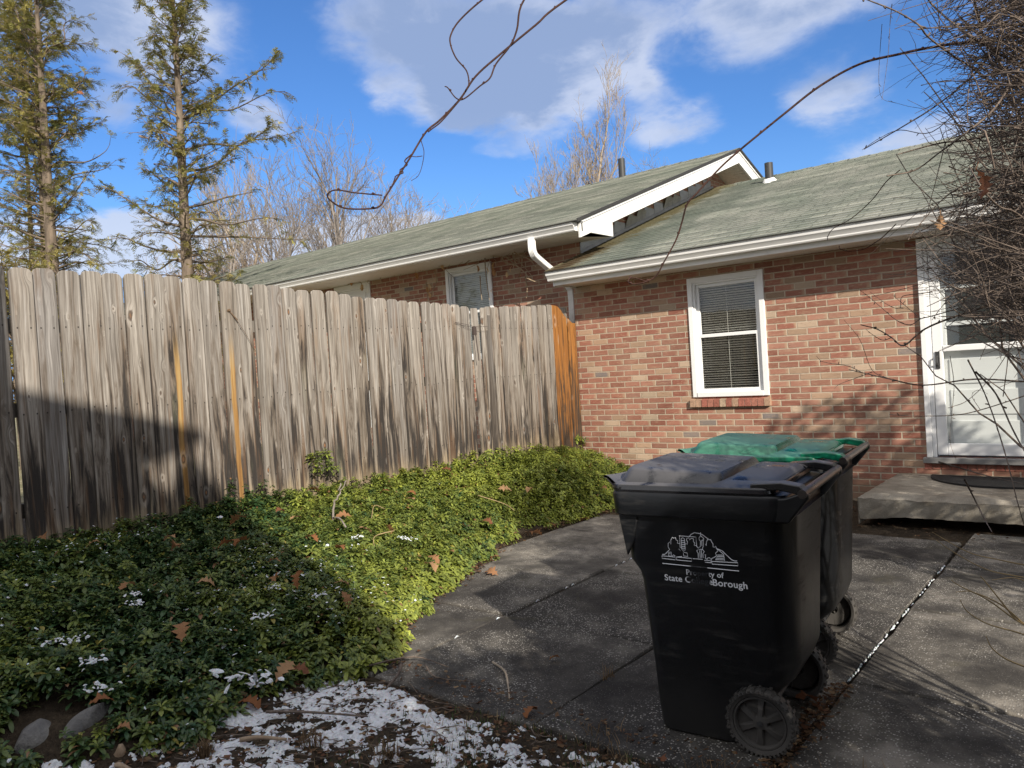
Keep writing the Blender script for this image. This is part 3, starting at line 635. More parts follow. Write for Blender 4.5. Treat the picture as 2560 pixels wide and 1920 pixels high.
# ------------------------------------------------------------------ step and mat
mb = MB(); rs = random.Random(3); nx = 44; ny = 22
X = np.linspace(3.38, 5.6, nx); Y = np.linspace(-1.20, -.004, ny)
V = []; F = []
def stepz(x, y, up):
    e = max(0, .04 - min(x - 3.38, y + 1.20)); return (-.138 - e * .7 - abs(rs.gauss(0, .0025)) - (.012 * rs.random() if e > 0 else 0)) if up else (-.315 - (.05 * max(0, math.sin(x * 7.1) * .5 + .2 * math.sin(x * 19) + .25)))
for j in range(ny):
    for i in range(nx): V.append((X[i], Y[j], stepz(X[i], Y[j], True)))
for j in range(ny - 1):
    for i in range(nx - 1): q = j * nx + i; F.append((q, q + 1, q + nx + 1, q + nx))
b0 = len(V); per = [(i, 0) for i in range(nx)]
for k, q in enumerate([.0, .25, .5, .75, 1.0]):
    for i in range(nx): V.append((X[i], Y[0] + rs.gauss(0, .009) - .006 * math.sin(q * 3) + .02 * q * q, (1 - q) * V[i][2] + q * (-.35 - .045 * max(0, -math.sin(X[i] * 3.1 + 1)) + .03)))
for k in range(4):
    for i in range(nx - 1): q = b0 + k * nx + i; F.append((q + nx, q + nx + 1, q + 1, q))
F += [(b0 + i, b0 + i + 1, i + 1, i) for i in range(nx - 1)]
b1 = len(V)
for k, q in enumerate([0, .5, 1.0]):
    for j in range(ny): V.append((X[0] + rs.gauss(0, .004), Y[j], (1 - q) * V[j * nx][2] + q * -.40))
for k in range(2):
    for j in range(ny - 1): q = b1 + k * ny + j; F.append((q, q + 1, q + ny + 1, q + ny))
F += [(j * nx, (j + 1) * nx, b1 + j + 1, b1 + j) for j in range(ny - 1)]
mb.add(V, F)
stp = mb.build('concrete_step', M_STEP, smooth=True); tag(stp, 'rough weathered concrete step slab in front of the white door', 'step'); sharp(stp, 50)
mb = MB(); V = []; n = 40; cx, cy = 4.36, -.075
ring = [(cx + .62 * math.cos(PI + PI * i / n), cy + .56 * abs(math.sin(PI * i / n)) * -1, 0) for i in range(n + 1)]
rr = [(x, y) for x, y, _ in ring]; mb.prism(rr, 2, -.136, -.122)
tag(mb.build('doormat', simple('black_rubber', (.012, .012, .013), .75, .2, 30, .4, 150)), 'half-round black rubber mat lying on the concrete step', 'doormat')

# ------------------------------------------------------------------ wooden fence
fence = thing('wooden_fence', 'weathered grey dog-eared board fence with an amber end section against the brick wall', 'fence', (-.12, -4.0, .05))
def board(y, wd, x, ztop, zbot, m, parent=fence, th=.018, ear=.034, lean=0., yaw=0., label=None, cut=None):
    h = ztop - zbot; c = min(ear, wd * .32); N = 7; mb = MB()
    poly = [(-wd / 2, 0), (wd / 2, 0), (wd / 2, h - c), (wd / 2 - c * .45, h - c * .25), (wd / 2 - c, h), (-wd / 2 + c, h), (-wd / 2 + c * .45, h - c * .25), (-wd / 2, h - c)]
    if cut: poly = [(-wd / 2, 0), (wd / 2, 0), (wd / 2, h - cut[1]), (-wd / 2, h - cut[0])]
    # slight cup across the width: front face in strips
    bow = R_.uniform(-.006, .006)
    mb.prism(poly, 0, -th / 2, th / 2)
    o = mb.build('board', m, parent, label=label)
    o.parent = parent; o.matrix_parent_inverse = Matrix.Translation(-parent.location)
    o.location = (x + bow, y, zbot); o.rotation_euler = (lean, R_.uniform(-.006, .006), yaw)
    bevel(o, .0025, 1); return o
TOPY = np.array([-9, -6.42, -6.2, -5.37, -4.43, -3.13, -2.49, -2.14]); TOPZ = np.array([1.98, 1.945, 1.938, 1.94, 1.908, 1.837, 1.82, 1.797])
rb = random.Random(21)
y = -2.165 - .07
k = 0; gaps = {0: 0}
while y > -7.6:
    wd = .1385 + rb.uniform(-.0015, .001); g = .0018 + rb.random() * .0025
    ln = rb.gauss(0, .0025)
    if abs(y + 6.385) < .07: ln = .0; g = .016
    zt = float(np.interp(y, TOPY, TOPZ)) + rb.gauss(0, .005)
    lab = None
    o = board(y, wd, -.10 + rb.gauss(0, .003), zt, .0 + rb.uniform(-.01, .03), M_STRIP if k in (19, 22) else M_GREY, lean=ln, label='grey board with a yellow strip of fresh wood' if k in (19, 22) else None)
    y -= wd + g; k += 1
y = -2.028 + .052; k = 0
while y < -.62:
    wd = .101 + rb.uniform(-.006, .004); g = .0015 + rb.random() * .002
    zt = float(np.interp(y, [-2.08, -1.54, -.79, -.59], [1.792, 1.817, 1.853, 1.866])) + rb.gauss(0, .004)
    lean = .022 if k == 0 else rb.gauss(0, .003)
    board(y, wd, -.17 + rb.gauss(0, .003) - .03 * (y + 2) / 2, zt, .02, M_GREY, ear=.016, lean=lean)
    y += wd + g; k += 1
for i, (yy, wd, ct) in enumerate([(-.575, .088, (.0, .004)), (-.482, .088, (.0, .008)), (-.388, .09, (.01, .07)), (-.292, .092, (.075, .15)), (-.196, .092, (.155, .215))]):
    board(yy, wd, -.205 - .004 * i, 1.868, .03, M_AMBER, cut=ct, label='amber board with black water stains' if i == 0 else None, lean=rb.gauss(0, .003))
mb = MB(); mb.box(-.335, -.236, -.118, -.022, -.05, 1.655); o = mb.build('post', M_AMBER, fence, label='bright amber end post against the brick'); bevel(o, .004, 1)
mb = MB()
for z_ in (.42, 1.05, 1.58):
    mb.box(-.156, -.116, -7.6, -2.20, z_ - .045, z_ + .045); mb.box(-.235, -.195, -1.95, -.62, z_ - .045, z_ + .045)
mb.build('rail', M_GREY, fence)
for y_ in (-7.3, -4.75, -2.36, -1.80):
    mb = MB(); mb.box(-.25, -.16, y_ - .045, y_ + .045, -.3, 1.72); mb.build('post', M_GREY, fence)
# the few dark dog ears of the return behind the amber end
for i in range(3):
    board(-.10 + .0 * i, .12, -.36 - .035 * i, 1.86 - .01 * i, .05, M_GREY, lean=0, yaw=1.45)
# wire and nails left on the fence
mb = MB(); q = np.array([-.085, -2.115, 1.60])
mb.tube([q + (.02, -.31, .03), q + (.01, -.10, .005), q + (0, 0, -.012), q + (.01, .20, -.012)], .0024, 5); mb.tube([q + (.02, -.31, .028), q + (.0, -.02, -.055)], .0018, 5)
mb.tube([q + (-.01, .02, -.005), q + (0, .025, -.2), q + (.01, .03, -.37)], .0055, 6); mb.box(q[0] - .01, q[0] + .012, q[1] - .028, q[1] + .02, q[2] - .10, q[2] - .012)
tag(mb.build('wire_bracket', simple('rusty_iron', (.06, .045, .04), .7)), 'thin rusty wire bracket fixed at the gap in the grey fence', 'bracket')
mb = MB(); q = np.array([-.085, -4.915, 1.70])
mb.tube([q, q + (.02, .06, -.09), q + (.02, .13, -.20), q + (.015, .2, -.32)], .0018, 4); mb.tube([q + (0, .005, -.005), q + (.025, .055, -.075)], .0042, 5); mb.lathe([(0, .012), (.012, .01), (.012, -.01), (0, -.012)], q, (1, .3, .3), 8)
tag(mb.build('dead_vine_stub', simple('dead_twig', (.13, .085, .05), .8)), 'snapped dry vine stub hanging from the tall fence boards', 'vine')

# ------------------------------------------------------------------ ground
def mk_soil():
    m, t = mat('soil'); v = t.obj(); x, y, z = t.sep(v)
    n = t.noise(v, 7, 8, .7); n2 = t.noise(v, 45, 5, .7)
    c = t.ramp(t.m('ADD', t.m('MULTIPLY', n, .5), t.m('MULTIPLY', n2, .5)), [(.3, (.020, .015, .011)), (.5, (.055, .041, .028)), (.68, (.12, .09, .06))])
    far = t.ss(t.vm('LENGTH', t.vm('SUBTRACT', v, (2.5, -4.5, 0)), out=1), 4.6, 6.5)
    gr = t.ramp(t.noise(v, 3, 8, .65), [(.3, (.16, .16, .08)), (.55, (.30, .27, .17)), (.7, (.44, .40, .30))])
    c = t.mix(far, c, gr)
    return fin(m, t, c, .95, t.bump(t.m('ADD', n, n2), 1.0, .03), .2)
gx = np.concatenate([[-400, -150, -60, -30, -15, -8, -4, -2], np.arange(-1.2, 6.2, .055), [7, 9, 12, 18, 30, 60, 150, 400]])
gy = np.concatenate([[-400, -150, -60, -30, -18, -13, -10.5], np.arange(-9.5, .3, .055), [1, 3, 8, 15, 30, 60, 150, 400]])
GX, GY = np.meshgrid(gx, gy); rg = np.random.default_rng(5)
GZ = ground_z(GX, GY) + np.where((np.abs(GX - 2.5) < 4) & (np.abs(GY + 4.5) < 5), rg.normal(0, .006, GX.shape), 0)
nx, ny = len(gx), len(gy); idx = np.arange(nx * ny).reshape(ny, nx)
F = np.stack([idx[:-1, :-1], idx[:-1, 1:], idx[1:, 1:], idx[1:, :-1]], -1).reshape(-1, 4)
mb = MB(); mb.v = [np.stack([GX, GY, GZ], -1).reshape(-1, 3)]; mb.f = F.tolist(); mb.c = [None] * len(F); mb.n = nx * ny
struct(mb.build('ground', mk_soil(), smooth=True))
# patio slabs, each slightly out of level, with open joints
mb_sl = []
patio_rows = [(-5.62, -4.555), (-4.535, -3.405), (-3.385, -2.36), (-2.34, -1.60), (-1.585, -1.22)]
patio_cols = [(1.05, 2.195), (2.215, 3.245), (3.262, 4.212), (4.238, 5.28), (5.3, 6.3)]
rp = random.Random(4)
for ci, (xa, xb) in enumerate(patio_cols):
    for ri, (ya, yb) in enumerate(patio_rows):
        if ci < 3 and ri == 4: continue
        if ci == 0 and ri == 0: xa2 = 1.6
        else: xa2 = xa
        jx = rp.uniform(-.004, .004); tz = rp.uniform(-.007, .007); tx = rp.uniform(-.004, .004); ty = rp.uniform(-.006, .006)
        if ci == 3 and ri == 1: tz += .0
        if ci == 3 and ri == 2: tz += .012
        mb = MB(); N = 9; xs = np.linspace(xa2 + jx, xb + jx, N); ys = np.linspace(ya, yb, N)
        per = [(xs[i], ys[0] + rp.gauss(0, .003)) for i in range(N)] + [(xs[-1] + rp.gauss(0, .003), ys[i]) for i in range(1, N)] + [(xs[i], ys[-1] + rp.gauss(0, .003)) for i in range(N - 2, -1, -1)] + [(xs[0] + rp.gauss(0, .003), ys[i]) for i in range(N - 2, 0, -1)]
        cx, cy = (xa2 + xb) / 2, (ya + yb) / 2
        def zz(p, d): return -.40 + tz + tx * (p[0] - cx) * 2 + ty * (p[1] - cy) * 2 - d
        n = len(per); V = [(p[0], p[1], zz(p, .07)) for p in per] + [(p[0], p[1], zz(p, .010)) for p in per] + [(p[0] + (cx - p[0]) * .012, p[1] + (cy - p[1]) * .012, zz(p, 0)) for p in per]
        F = [(r * n + i, r * n + (i + 1) % n, (r + 1) * n + (i + 1) % n, (r + 1) * n + i) for r in range(2) for i in range(n)] + [tuple(2 * n + i for i in range(n))]
        mb.add(V, F); o = mb.build('patio_slab', M_SLAB); struct(o); mb_sl.append(o)
# ------------------------------------------------------------------ wheeled bins
def mk_plastic(name, c, rough=.42, grime=.35, gcol=(.20, .18, .15)):
    m, t = mat(name); v = t.obj(); z = t.sep(v)[2]
    sc1 = t.noise(t.vm('MULTIPLY', v, (2.5, 2.5, 16)), 1.8, 7, .7); sc2 = t.noise(t.vm('MULTIPLY', v, (3, 3, 2)), 1.5, 6, .65)
    g = t.m('MULTIPLY', t.m('MULTIPLY', t.ss(sc1, .49, .68), t.ss(sc2, .40, .60)), grime)
    dust = t.m('MULTIPLY', t.ss(t.m('ADD', z, t.m('MULTIPLY', t.m('SUBTRACT', sc2, .5), .4)), .36, .02), grime * .75)
    scr = t.m('MULTIPLY', t.ss(t.noise(t.vm('MULTIPLY', v, (14, 14, 70)), 1.2, 4, .7, 1.5), .70, .76), grime * .8)
    f = t.m('MAXIMUM', t.m('MAXIMUM', g, dust), scr)
    cc = t.mix(f, (*c, 1), (*gcol, 1))
    rr = t.m('ADD', t.m('MULTIPLY', f, .7), t.m('ADD', rough - .1, t.m('MULTIPLY', sc2, .2)), clamp=True)
    return fin(m, t, cc, rr, t.bump(t.m('ADD', t.noise(v, 180, 3), t.m('MULTIPLY', sc2, 2.5)), .10, .004), .5)
M_BINBLK = mk_plastic('black_bin_plastic', (.0042, .0050, .0066), .34, .30, (.055, .052, .047))
def mk_lid(name, c, sky_sheen):
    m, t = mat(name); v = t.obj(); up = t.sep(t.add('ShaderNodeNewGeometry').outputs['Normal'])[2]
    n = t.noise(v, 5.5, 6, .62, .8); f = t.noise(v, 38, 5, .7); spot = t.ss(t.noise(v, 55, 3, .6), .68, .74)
    k = t.m('MULTIPLY', t.ss(t.m('ADD', n, t.m('MULTIPLY', t.m('SUBTRACT', f, .5), .35)), .36, .54), t.ss(up, .55, .97))     # pale sky reflection painted on the top faces, broken into patches
    cc = t.mix(t.m('MULTIPLY', k, .55), (*c, 1), (*sky_sheen, 1)); cc = t.mix(t.m('MULTIPLY', spot, .7), cc, (.012, .011, .010, 1))
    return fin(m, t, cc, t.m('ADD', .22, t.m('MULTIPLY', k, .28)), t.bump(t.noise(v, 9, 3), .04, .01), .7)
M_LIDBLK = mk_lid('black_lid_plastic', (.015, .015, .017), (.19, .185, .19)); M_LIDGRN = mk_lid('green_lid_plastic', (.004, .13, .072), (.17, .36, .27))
M_TYRE = mk_plastic('wheel_plastic', (.022, .0215, .021), .5, .6, (.13, .12, .11))
M_HANDLE = mk_plastic('worn_handle', (.035, .030, .028), .30, .5, (.20, .16, .13))
def rring(z, x0, x1, hy, rf, rb_, n=6):
    pts = []
    for (cx, cy, r, a0) in ((x1 - rb_, hy - rb_, rb_, 0), (x0 + rf, hy - rf, rf, 90), (x0 + rf, -hy + rf, rf, 180), (x1 - rb_, -hy + rb_, rb_, 270)):
        for i in range(n + 1):
            a = math.radians(a0 + 90 * i / n); pts.append((cx + r * math.cos(a), cy + r * math.sin(a), z))
    return pts
def logo(root):
    def E(u, v):   # emblem artwork units -> side of the bin
        x = -.152 + (u - 370) / 1320 * .300; z = .735 - ((v - 660) - (u - 370) * .106) / 3900
        if v > 600: pass
        q = np.interp(z, [.30, .62, .70, .90], [.262, .275, .285, .29]); return (x, -q - .0016, z)
    L = [[(375, 655), (430, 655), (470, 625), (520, 585), (495, 540), (500, 490), (530, 465), (550, 500), (552, 440), (585, 395), (612, 412), (640, 400), (650, 440), (680, 452), (668, 490), (715, 500)],
         [(735, 565), (715, 560), (715, 380), (1010, 412), (1012, 545)], [(742, 590), (742, 430), (772, 410), (803, 430), (803, 590)], [(742, 455), (803, 457)], [(742, 485), (803, 487)], [(742, 515), (803, 517)], [(742, 545), (803, 547)], [(742, 572), (803, 574)],
         [(805, 520), (830, 500), (845, 520), (855, 480), (838, 450), (845, 425), (885, 418), (892, 450), (928, 425), (965, 440), (960, 480), (982, 500), (970, 540), (1000, 540), (1040, 585)],
         [(890, 400), (930, 365), (985, 345), (1090, 365), (1130, 385), (1220, 450)], [(1095, 345), (1095, 395), (1062, 430), (1068, 465), (1085, 475), (1078, 560), (1040, 575), (1040, 600), (1110, 604), (1115, 580), (1128, 560), (1132, 480), (1145, 440), (1095, 395)],
         [(1105, 550), (1105, 470), (1118, 460), (1130, 472)], [(1030, 610), (1005, 620), (1030, 660), (1028, 730)], [(1110, 604), (1140, 640), (1112, 670), (1112, 730)], [(1062, 615), (1060, 730)], [(1088, 615), (1086, 730)],
         [(1220, 450), (1190, 490), (1180, 550), (1165, 525)], [(1220, 450), (1240, 465), (1262, 460), (1280, 500), (1300, 530), (1297, 570), (1320, 580), (1340, 565), (1362, 610), (1378, 640), (1330, 670), (1350, 705), (1300, 735), (1255, 750), (1248, 815)],
         [(1360, 605), (1470, 690), (1478, 788)], [(1365, 605), (1450, 640), (1540, 725), (1600, 778), (1650, 797), (1690, 798)], [(1360, 700), (1460, 705)], [(1350, 722), (1465, 728)], [(1330, 745), (1465, 752)], [(1325, 768), (1468, 775)],
         [(370, 675), (612, 705), (612, 748), (370, 716), (370, 675)], [(635, 750), (635, 705), (735, 700)], [(635, 750), (905, 780), (905, 735), (640, 705)], [(930, 740), (1100, 755)], [(1130, 770), (1240, 780), (1240, 812), (1140, 800)],
         [(1262, 792), (1700, 826), (1700, 872), (1262, 832), (1262, 792)], [(490, 625), (545, 625), (548, 685), (492, 680), (490, 625)], [(505, 650), (530, 652)], [(690, 580), (720, 615), (690, 580)], [(750, 600), (810, 600), (760, 630), (835, 650), (840, 700), (770, 695), (765, 650)],
         [(560, 690), (585, 668), (612, 690)], [(1140, 690), (1160, 685), (1150, 740), (1180, 760), (1195, 735), (1225, 735), (1240, 760)], [(370, 795), (1710, 950)]]
    mb = MB()
    for ln in L:
        P = [E(*q) for q in ln]; mb.tube(P, .00135 if ln[0] != (370, 795) else .0017, 4)
    m, t = mat('worn_white_print'); v = t.obj(); x, y, z = t.sep(v)
    wear = t.m('SUBTRACT', t.m('ADD', t.noise(v, 34, 5, .7), t.m('MULTIPLY', t.ss(t.m('ABSOLUTE', t.m('SUBTRACT', x, .01)), .02, .085), .45)), t.m('MULTIPLY', t.ss(z, .735, .68), .38))
    wear = t.m('ADD', wear, t.m('MULTIPLY', t.ss(x, .025, .05), .55))
    fin(m, t, t.mix(t.ss(wear, .26, .50), (.03, .033, .04, 1), (.84, .87, .92, 1)), .6)
    o = mb.build('emblem', m, root, local=True)
    def text(s, x, z, size, nm):
        cu = bpy.data.curves.new('t', 'FONT'); cu.body = s; cu.size = size; cu.offset = .0006; cu.space_character = 1.05
        ob = bpy.data.objects.new('t', cu); COL.objects.link(ob); dg = bpy.context.evaluated_depsgraph_get(); me = bpy.data.meshes.new_from_object(ob.evaluated_get(dg)); bpy.data.objects.remove(ob)
        V = np.array([tuple(q.co) for q in me.vertices]); q = [tuple(p.vertices) for p in me.polygons]; b2 = MB()
        b2.add([(x + a[0], -float(np.interp(z + a[1], [.30, .62, .70, .90], [.262, .275, .285, .29])) - .0016, z + a[1] - .02 * 0) for a in V], q); b2.build(nm, m, root, local=True)
    text('Property of', -.058, .664, .030, 'lettering'); text('State College', -.150, .632, .0345, 'lettering'); text('Borough', .044, .630, .0375, 'lettering')
def make_bin(x, y, rz, lidm, label, marks):
    rt = thing('wheeled_bin', label, 'bin', (x, y, -.398), rz, 'wheeled bins on the patio')
    mb = MB(); S = [(0, -.20, .10, .225, .06, .06), (.015, -.225, .125, .245, .06, .07), (.10, -.232, .15, .252, .055, .08), (.16, -.234, .185, .254, .05, .09), (.27, -.238, .305, .258, .05, .10), (.33, -.242, .33, .262, .05, .11), (.62, -.262, .345, .275, .05, .115), (.655, -.270, .346, .277, .05, .115),
                  (.705, -.305, .348, .286, .055, .11), (.90, -.318, .356, .290, .055, .10), (.905, -.325, .36, .30, .055, .08)]
    mb.loft([rring(*q) for q in S]); body = sharp(mb.build('body', M_BINBLK, rt, local=True), 40)
    mb = MB(); S = [(.893, -.336, .330, .306, .06, .06), (.893, -.352, .340, .326, .07, .06), (.975, -.356, .345, .332, .07, .06), (.990, -.350, .343, .327, .07, .06), (.992, -.30, .32, .28, .06, .06)]
    mb.loft([rring(*q) for q in S])
    for sg in (1, -1):    # gussets that carry the handle
        yy = sg * .308
        mb.prism([(.22, .893), (.24, .975), (.345, .985), (.395, 1.004), (.424, 1.004), (.424, .985), (.352, .893)], 1, yy - .012, yy + .012)
        mb.prism([(-.33, .893), (-.24, .893), (-.27, .78), (-.30, .72)], 1, sg * .285 - .01, sg * .285 + .01)
    rim = mb.build('rim', M_BINBLK, rt, local=True); bevel(sharp(rim, 40), .006, 2)
    # lid: flange, dome with two raised panels, lip, hinge arms
    mb = MB(); S = [(.984, -.352, .30, .322, .07, .05), (.998, -.36, .305, .327, .07, .05), (1.016, -.356, .302, .324, .07, .05), (1.024, -.335, .285, .300, .07, .05), (1.030, -.30, .262, .270, .06, .05)]
    rings = []
    for q in S:
        r = rring(*q); rings.append([(a, b, c + (.012 if q[0] > 1.02 else 0) * (1 - (b / .3) ** 2)) for a, b, c in r])
    mb.loft(rings)
    def panel(x0, x1, hy0, hy1, z0, zf, zb, r=.05):
        lo = rring(z0, x0, x1, hy0, r, r); hi = rring(0, x0 + .035, x1 - .02, hy1, r * .8, r * .6)
        hi = [(a, b, zf + (zb - zf) * (a - x0) / (x1 - x0) + .008 * (1 - (b / hy1) ** 2)) for a, b, _ in hi]
        mid = [((a[0] * .3 + b[0] * .7), (a[1] * .3 + b[1] * .7), a[2] * .12 + b[2] * .88 - .002) for a, b in zip(lo, hi)]
        top = [(a[0] * .93 + .07 * ((x0 + x1) / 2), a[1] * .9, a[2] + .003) for a in hi]
        mb.loft([lo, mid, hi, top])
    panel(-.325, .105, .300, .245, 1.022, 1.078, 1.060); panel(.095, .30, .268, .215, 1.020, 1.046, 1.036)
    # curled front grip
    V = []; F = []; N = 18
    for k in range(N + 1):
        b = -.30 + .60 * k / N; lift = .012 + .018 * (abs(b) / .30) ** 2
        V += [(-.33, b, 1.020), (-.358, b, 1.026 + lift * .6), (-.378, b, 1.022 + lift), (-.385, b, 1.010 + lift), (-.372, b, 1.008 + lift), (-.345, b, 1.008)]
    for k in range(N):
        for j in range(5): q = k * 6 + j; F.append((q, q + 1, q + 7, q + 6))
    mb.add(V, F)
    for sg in (1, -1):
        yy = sg * .285; mb.prism([(.22, 1.004), (.22, 1.032), (.33, 1.040), (.395, 1.030), (.418, 1.008), (.418, .985), (.395, .982), (.38, 1.0), (.32, 1.012)], 1, yy - .032, yy + .032)
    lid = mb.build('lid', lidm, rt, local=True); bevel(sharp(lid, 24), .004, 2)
    mb = MB(); mb.tube([(.405, -.325, 1.002), (.405, 0, 1.002), (.405, .325, 1.002)], .0165, 16)
    sharp(mb.build('handle', M_HANDLE, rt, local=True), 50)
    mb = MB(); mb.tube([(.20, -.30, .132), (.20, .30, .132)], .010, 10); sharp(mb.build('axle', M_PIPE, rt, local=True), 50)
    for sg in (-1, 1):
        c = np.array([.20, sg * .272, .132]); ax = (0, sg, 0)
        mb = MB(); mb.lathe([(.102, -.027), (.116, -.030), (.124, -.022), (.126, 0), (.124, .022), (.116, .030), (.102, .027), (.098, .018), (.098, -.018)], c, ax, 48, closed=True)
        for k in range(44):       # tread lugs
            a = 2 * PI * k / 44; er = np.array([math.cos(a), 0, math.sin(a)]); et = np.array([-math.sin(a), 0, math.cos(a)]); ey_ = np.array([0, 1., 0])
            for (off, hw) in ((.014 if k % 2 else -.014, .013),):
                ctr = c + er * .126 + ey_ * off; V = [ctr + er * s1 * (.0042 if s1 > 0 else .004) + et * s2 * .0055 + ey_ * s3 * hw for s1 in (-1, 1) for s2 in (-1, 1) for s3 in (-1, 1)]
                mb.add(V, [(0, 1, 3, 2), (4, 6, 7, 5), (0, 4, 5, 1), (2, 3, 7, 6), (0, 2, 6, 4), (1, 5, 7, 3)])
            ctr = c + er * .118 + ey_ * sg * .030; V = [ctr + er * s1 * .005 + et * s2 * .004 + ey_ * s3 * .003 for s1 in (-1, 1) for s2 in (-1, 1) for s3 in (-1, 1)]
            mb.add(V, [(0, 1, 3, 2), (4, 6, 7, 5), (0, 4, 5, 1), (2, 3, 7, 6), (0, 2, 6, 4), (1, 5, 7, 3)])
        wh = mb.build('wheel', M_TYRE, rt, local=True); sharp(wh, 40)
        mb = MB(); mb.lathe([(.1005, .020), (.098, .026), (.092, .026), (.088, .006), (.03, .004), (.026, .020), (.010, .024), (0, .024)], c, ax, 40)
        for k in range(6):
            a = 2 * PI * k / 6 + .45; er = np.array([math.cos(a), 0, math.sin(a)]); et = np.array([-math.sin(a), 0, math.cos(a)]); eo = np.array([0, sg, 0.])
            V = []
            for q, hw, h in ((.016, .011, .021), (.05, .013, .020), (.086, .019, .010)):
                V += [c + er * q - et * hw + eo * .004, c + er * q - et * hw * .6 + eo * h, c + er * q + et * hw * .6 + eo * h, c + er * q + et * hw + eo * .004]
            mb.add(V, [(0, 1, 5, 4), (1, 2, 6, 5), (2, 3, 7, 6), (4, 5, 9, 8), (5, 6, 10, 9), (6, 7, 11, 10), (8, 9, 10, 11)])
        o = mb.build('rim', M_TYRE, wh); o.matrix_parent_inverse = I4; sharp(o, 40)
    if marks: logo(rt)
    return rt
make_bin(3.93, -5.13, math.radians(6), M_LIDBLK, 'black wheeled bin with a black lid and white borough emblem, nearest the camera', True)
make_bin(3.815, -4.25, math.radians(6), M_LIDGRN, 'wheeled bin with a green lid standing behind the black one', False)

# ------------------------------------------------------------------ vegetation helpers
def fast_mesh(name, V, F, cols, m, parent=None, smooth=False):
    """V (n,3), F (k,4) quads, cols (k,3) one colour per face"""
    me = bpy.data.meshes.new(name); n, k = len(V), len(F)
    me.vertices.add(n); me.vertices.foreach_set('co', np.asarray(V, np.float32).ravel())
    me.loops.add(4 * k); me.loops.foreach_set('vertex_index', np.asarray(F, np.int32).ravel())
    me.polygons.add(k); me.polygons.foreach_set('loop_start', np.arange(0, 4 * k, 4, dtype=np.int32))
    me.polygons.foreach_set('loop_total', np.full(k, 4, np.int32))
    if smooth: me.polygons.foreach_set('use_smooth', np.ones(k, bool))
    me.update(calc_edges=True)
    if cols is not None:
        ca = me.color_attributes.new("Col", 'FLOAT_COLOR', 'CORNER'); c4 = np.ones((k, 4), np.float32); c4[:, :3] = cols
        ca.data.foreach_set('color', np.repeat(c4, 4, 0).ravel())
    me.validate(); me.materials.append(m)
    o = bpy.data.objects.new(name, me); COL.objects.link(o)
    if parent is not None: o.parent = parent; o.matrix_parent_inverse = Matrix.Translation(-parent.location)
    return o
def mk_leaf(name, rough=.45, trans=.25, var=.25, spec=.45):
    m, t = mat(name); ca = t.add('ShaderNodeVertexColor', layer_name='Col'); v = t.obj()
    c = t.mix(1.0, ca.outputs[0], t.ramp(t.noise(v, 60, 4), [(.3, (1 - var,) * 3), (.7, (1 + var,) * 3)]), 'MULTIPLY')
    p = t.add('ShaderNodeBsdfPrincipled', {'Base Color': c, 'Roughness': rough, 'Specular IOR Level': spec}); tr = t.add('ShaderNodeBsdfTranslucent', {'Color': c})
    mx = t.add('ShaderNodeMixShader', {0: trans}); t.l.new(p.outputs[0], mx.inputs[1]); t.l.new(tr.outputs[0], mx.inputs[2])
    o = t.add('ShaderNodeOutputMaterial'); t.l.new(mx.outputs[0], o.inputs[0]); return m
M_PACHY = mk_leaf('glossy_groundcover_leaf', .36, .18); M_NEEDLE = mk_leaf('conifer_spray', .6, .38, .15, .2); M_DRYLEAF = mk_leaf('dry_brown_leaf', .7, .25, .2, .2)
def mk_bark(name, c0, c1, scale=9):
    m, t = mat(name); v = t.obj(); n = t.noise(t.vm('MULTIPLY', v, (1, 1, .25)), scale, 6, .65)
    return fin(m, t, t.ramp(n, [(.32, c0), (.68, c1)]), .9, t.bump(n, .6, .02), .2)
M_BARKH = mk_bark('hemlock_bark', (.075, .060, .048), (.24, .19, .145)); M_BARKP = mk_bark('pale_bark', (.27, .22, .17), (.46, .39, .31)); M_BARKG = mk_bark('grey_bark', (.16, .14, .125), (.34, .30, .27))
M_BARKT = mk_bark('tan_bark', (.24, .17, .11), (.45, .35, .26)); M_TWIG = mk_bark('shrub_bark', (.065, .050, .042), (.23, .185, .155), 20); M_VINE = mk_bark('vine_bark', (.030, .016, .014), (.085, .045, .036), 30)
M_STRAW = simple('straw_twig', (.34, .25, .13), .8, .25, 20)
_lat = np.random.default_rng(11).random((64, 64))
def vnoise(x, y):
    xi = np.floor(x).astype(int); yi = np.floor(y).astype(int); fx = x - xi; fy = y - yi; fx = fx * fx * (3 - 2 * fx); fy = fy * fy * (3 - 2 * fy)
    g = lambda a, b: _lat[a % 64, b % 64]
    return (g(xi, yi) * (1 - fx) + g(xi + 1, yi) * fx) * (1 - fy) + (g(xi, yi + 1) * (1 - fx) + g(xi + 1, yi + 1) * fx) * fy
def fbm(x, y, o=5):
    s = 0; a = .5; x = np.asarray(x, float); y = np.asarray(y, float)
    for i in range(o): s = s + a * vnoise(x * 2 ** i + 7.3 * i, y * 2 ** i + 3.1 * i); a *= .55
    return s / (.5 * (1 - .55 ** o) / .45)

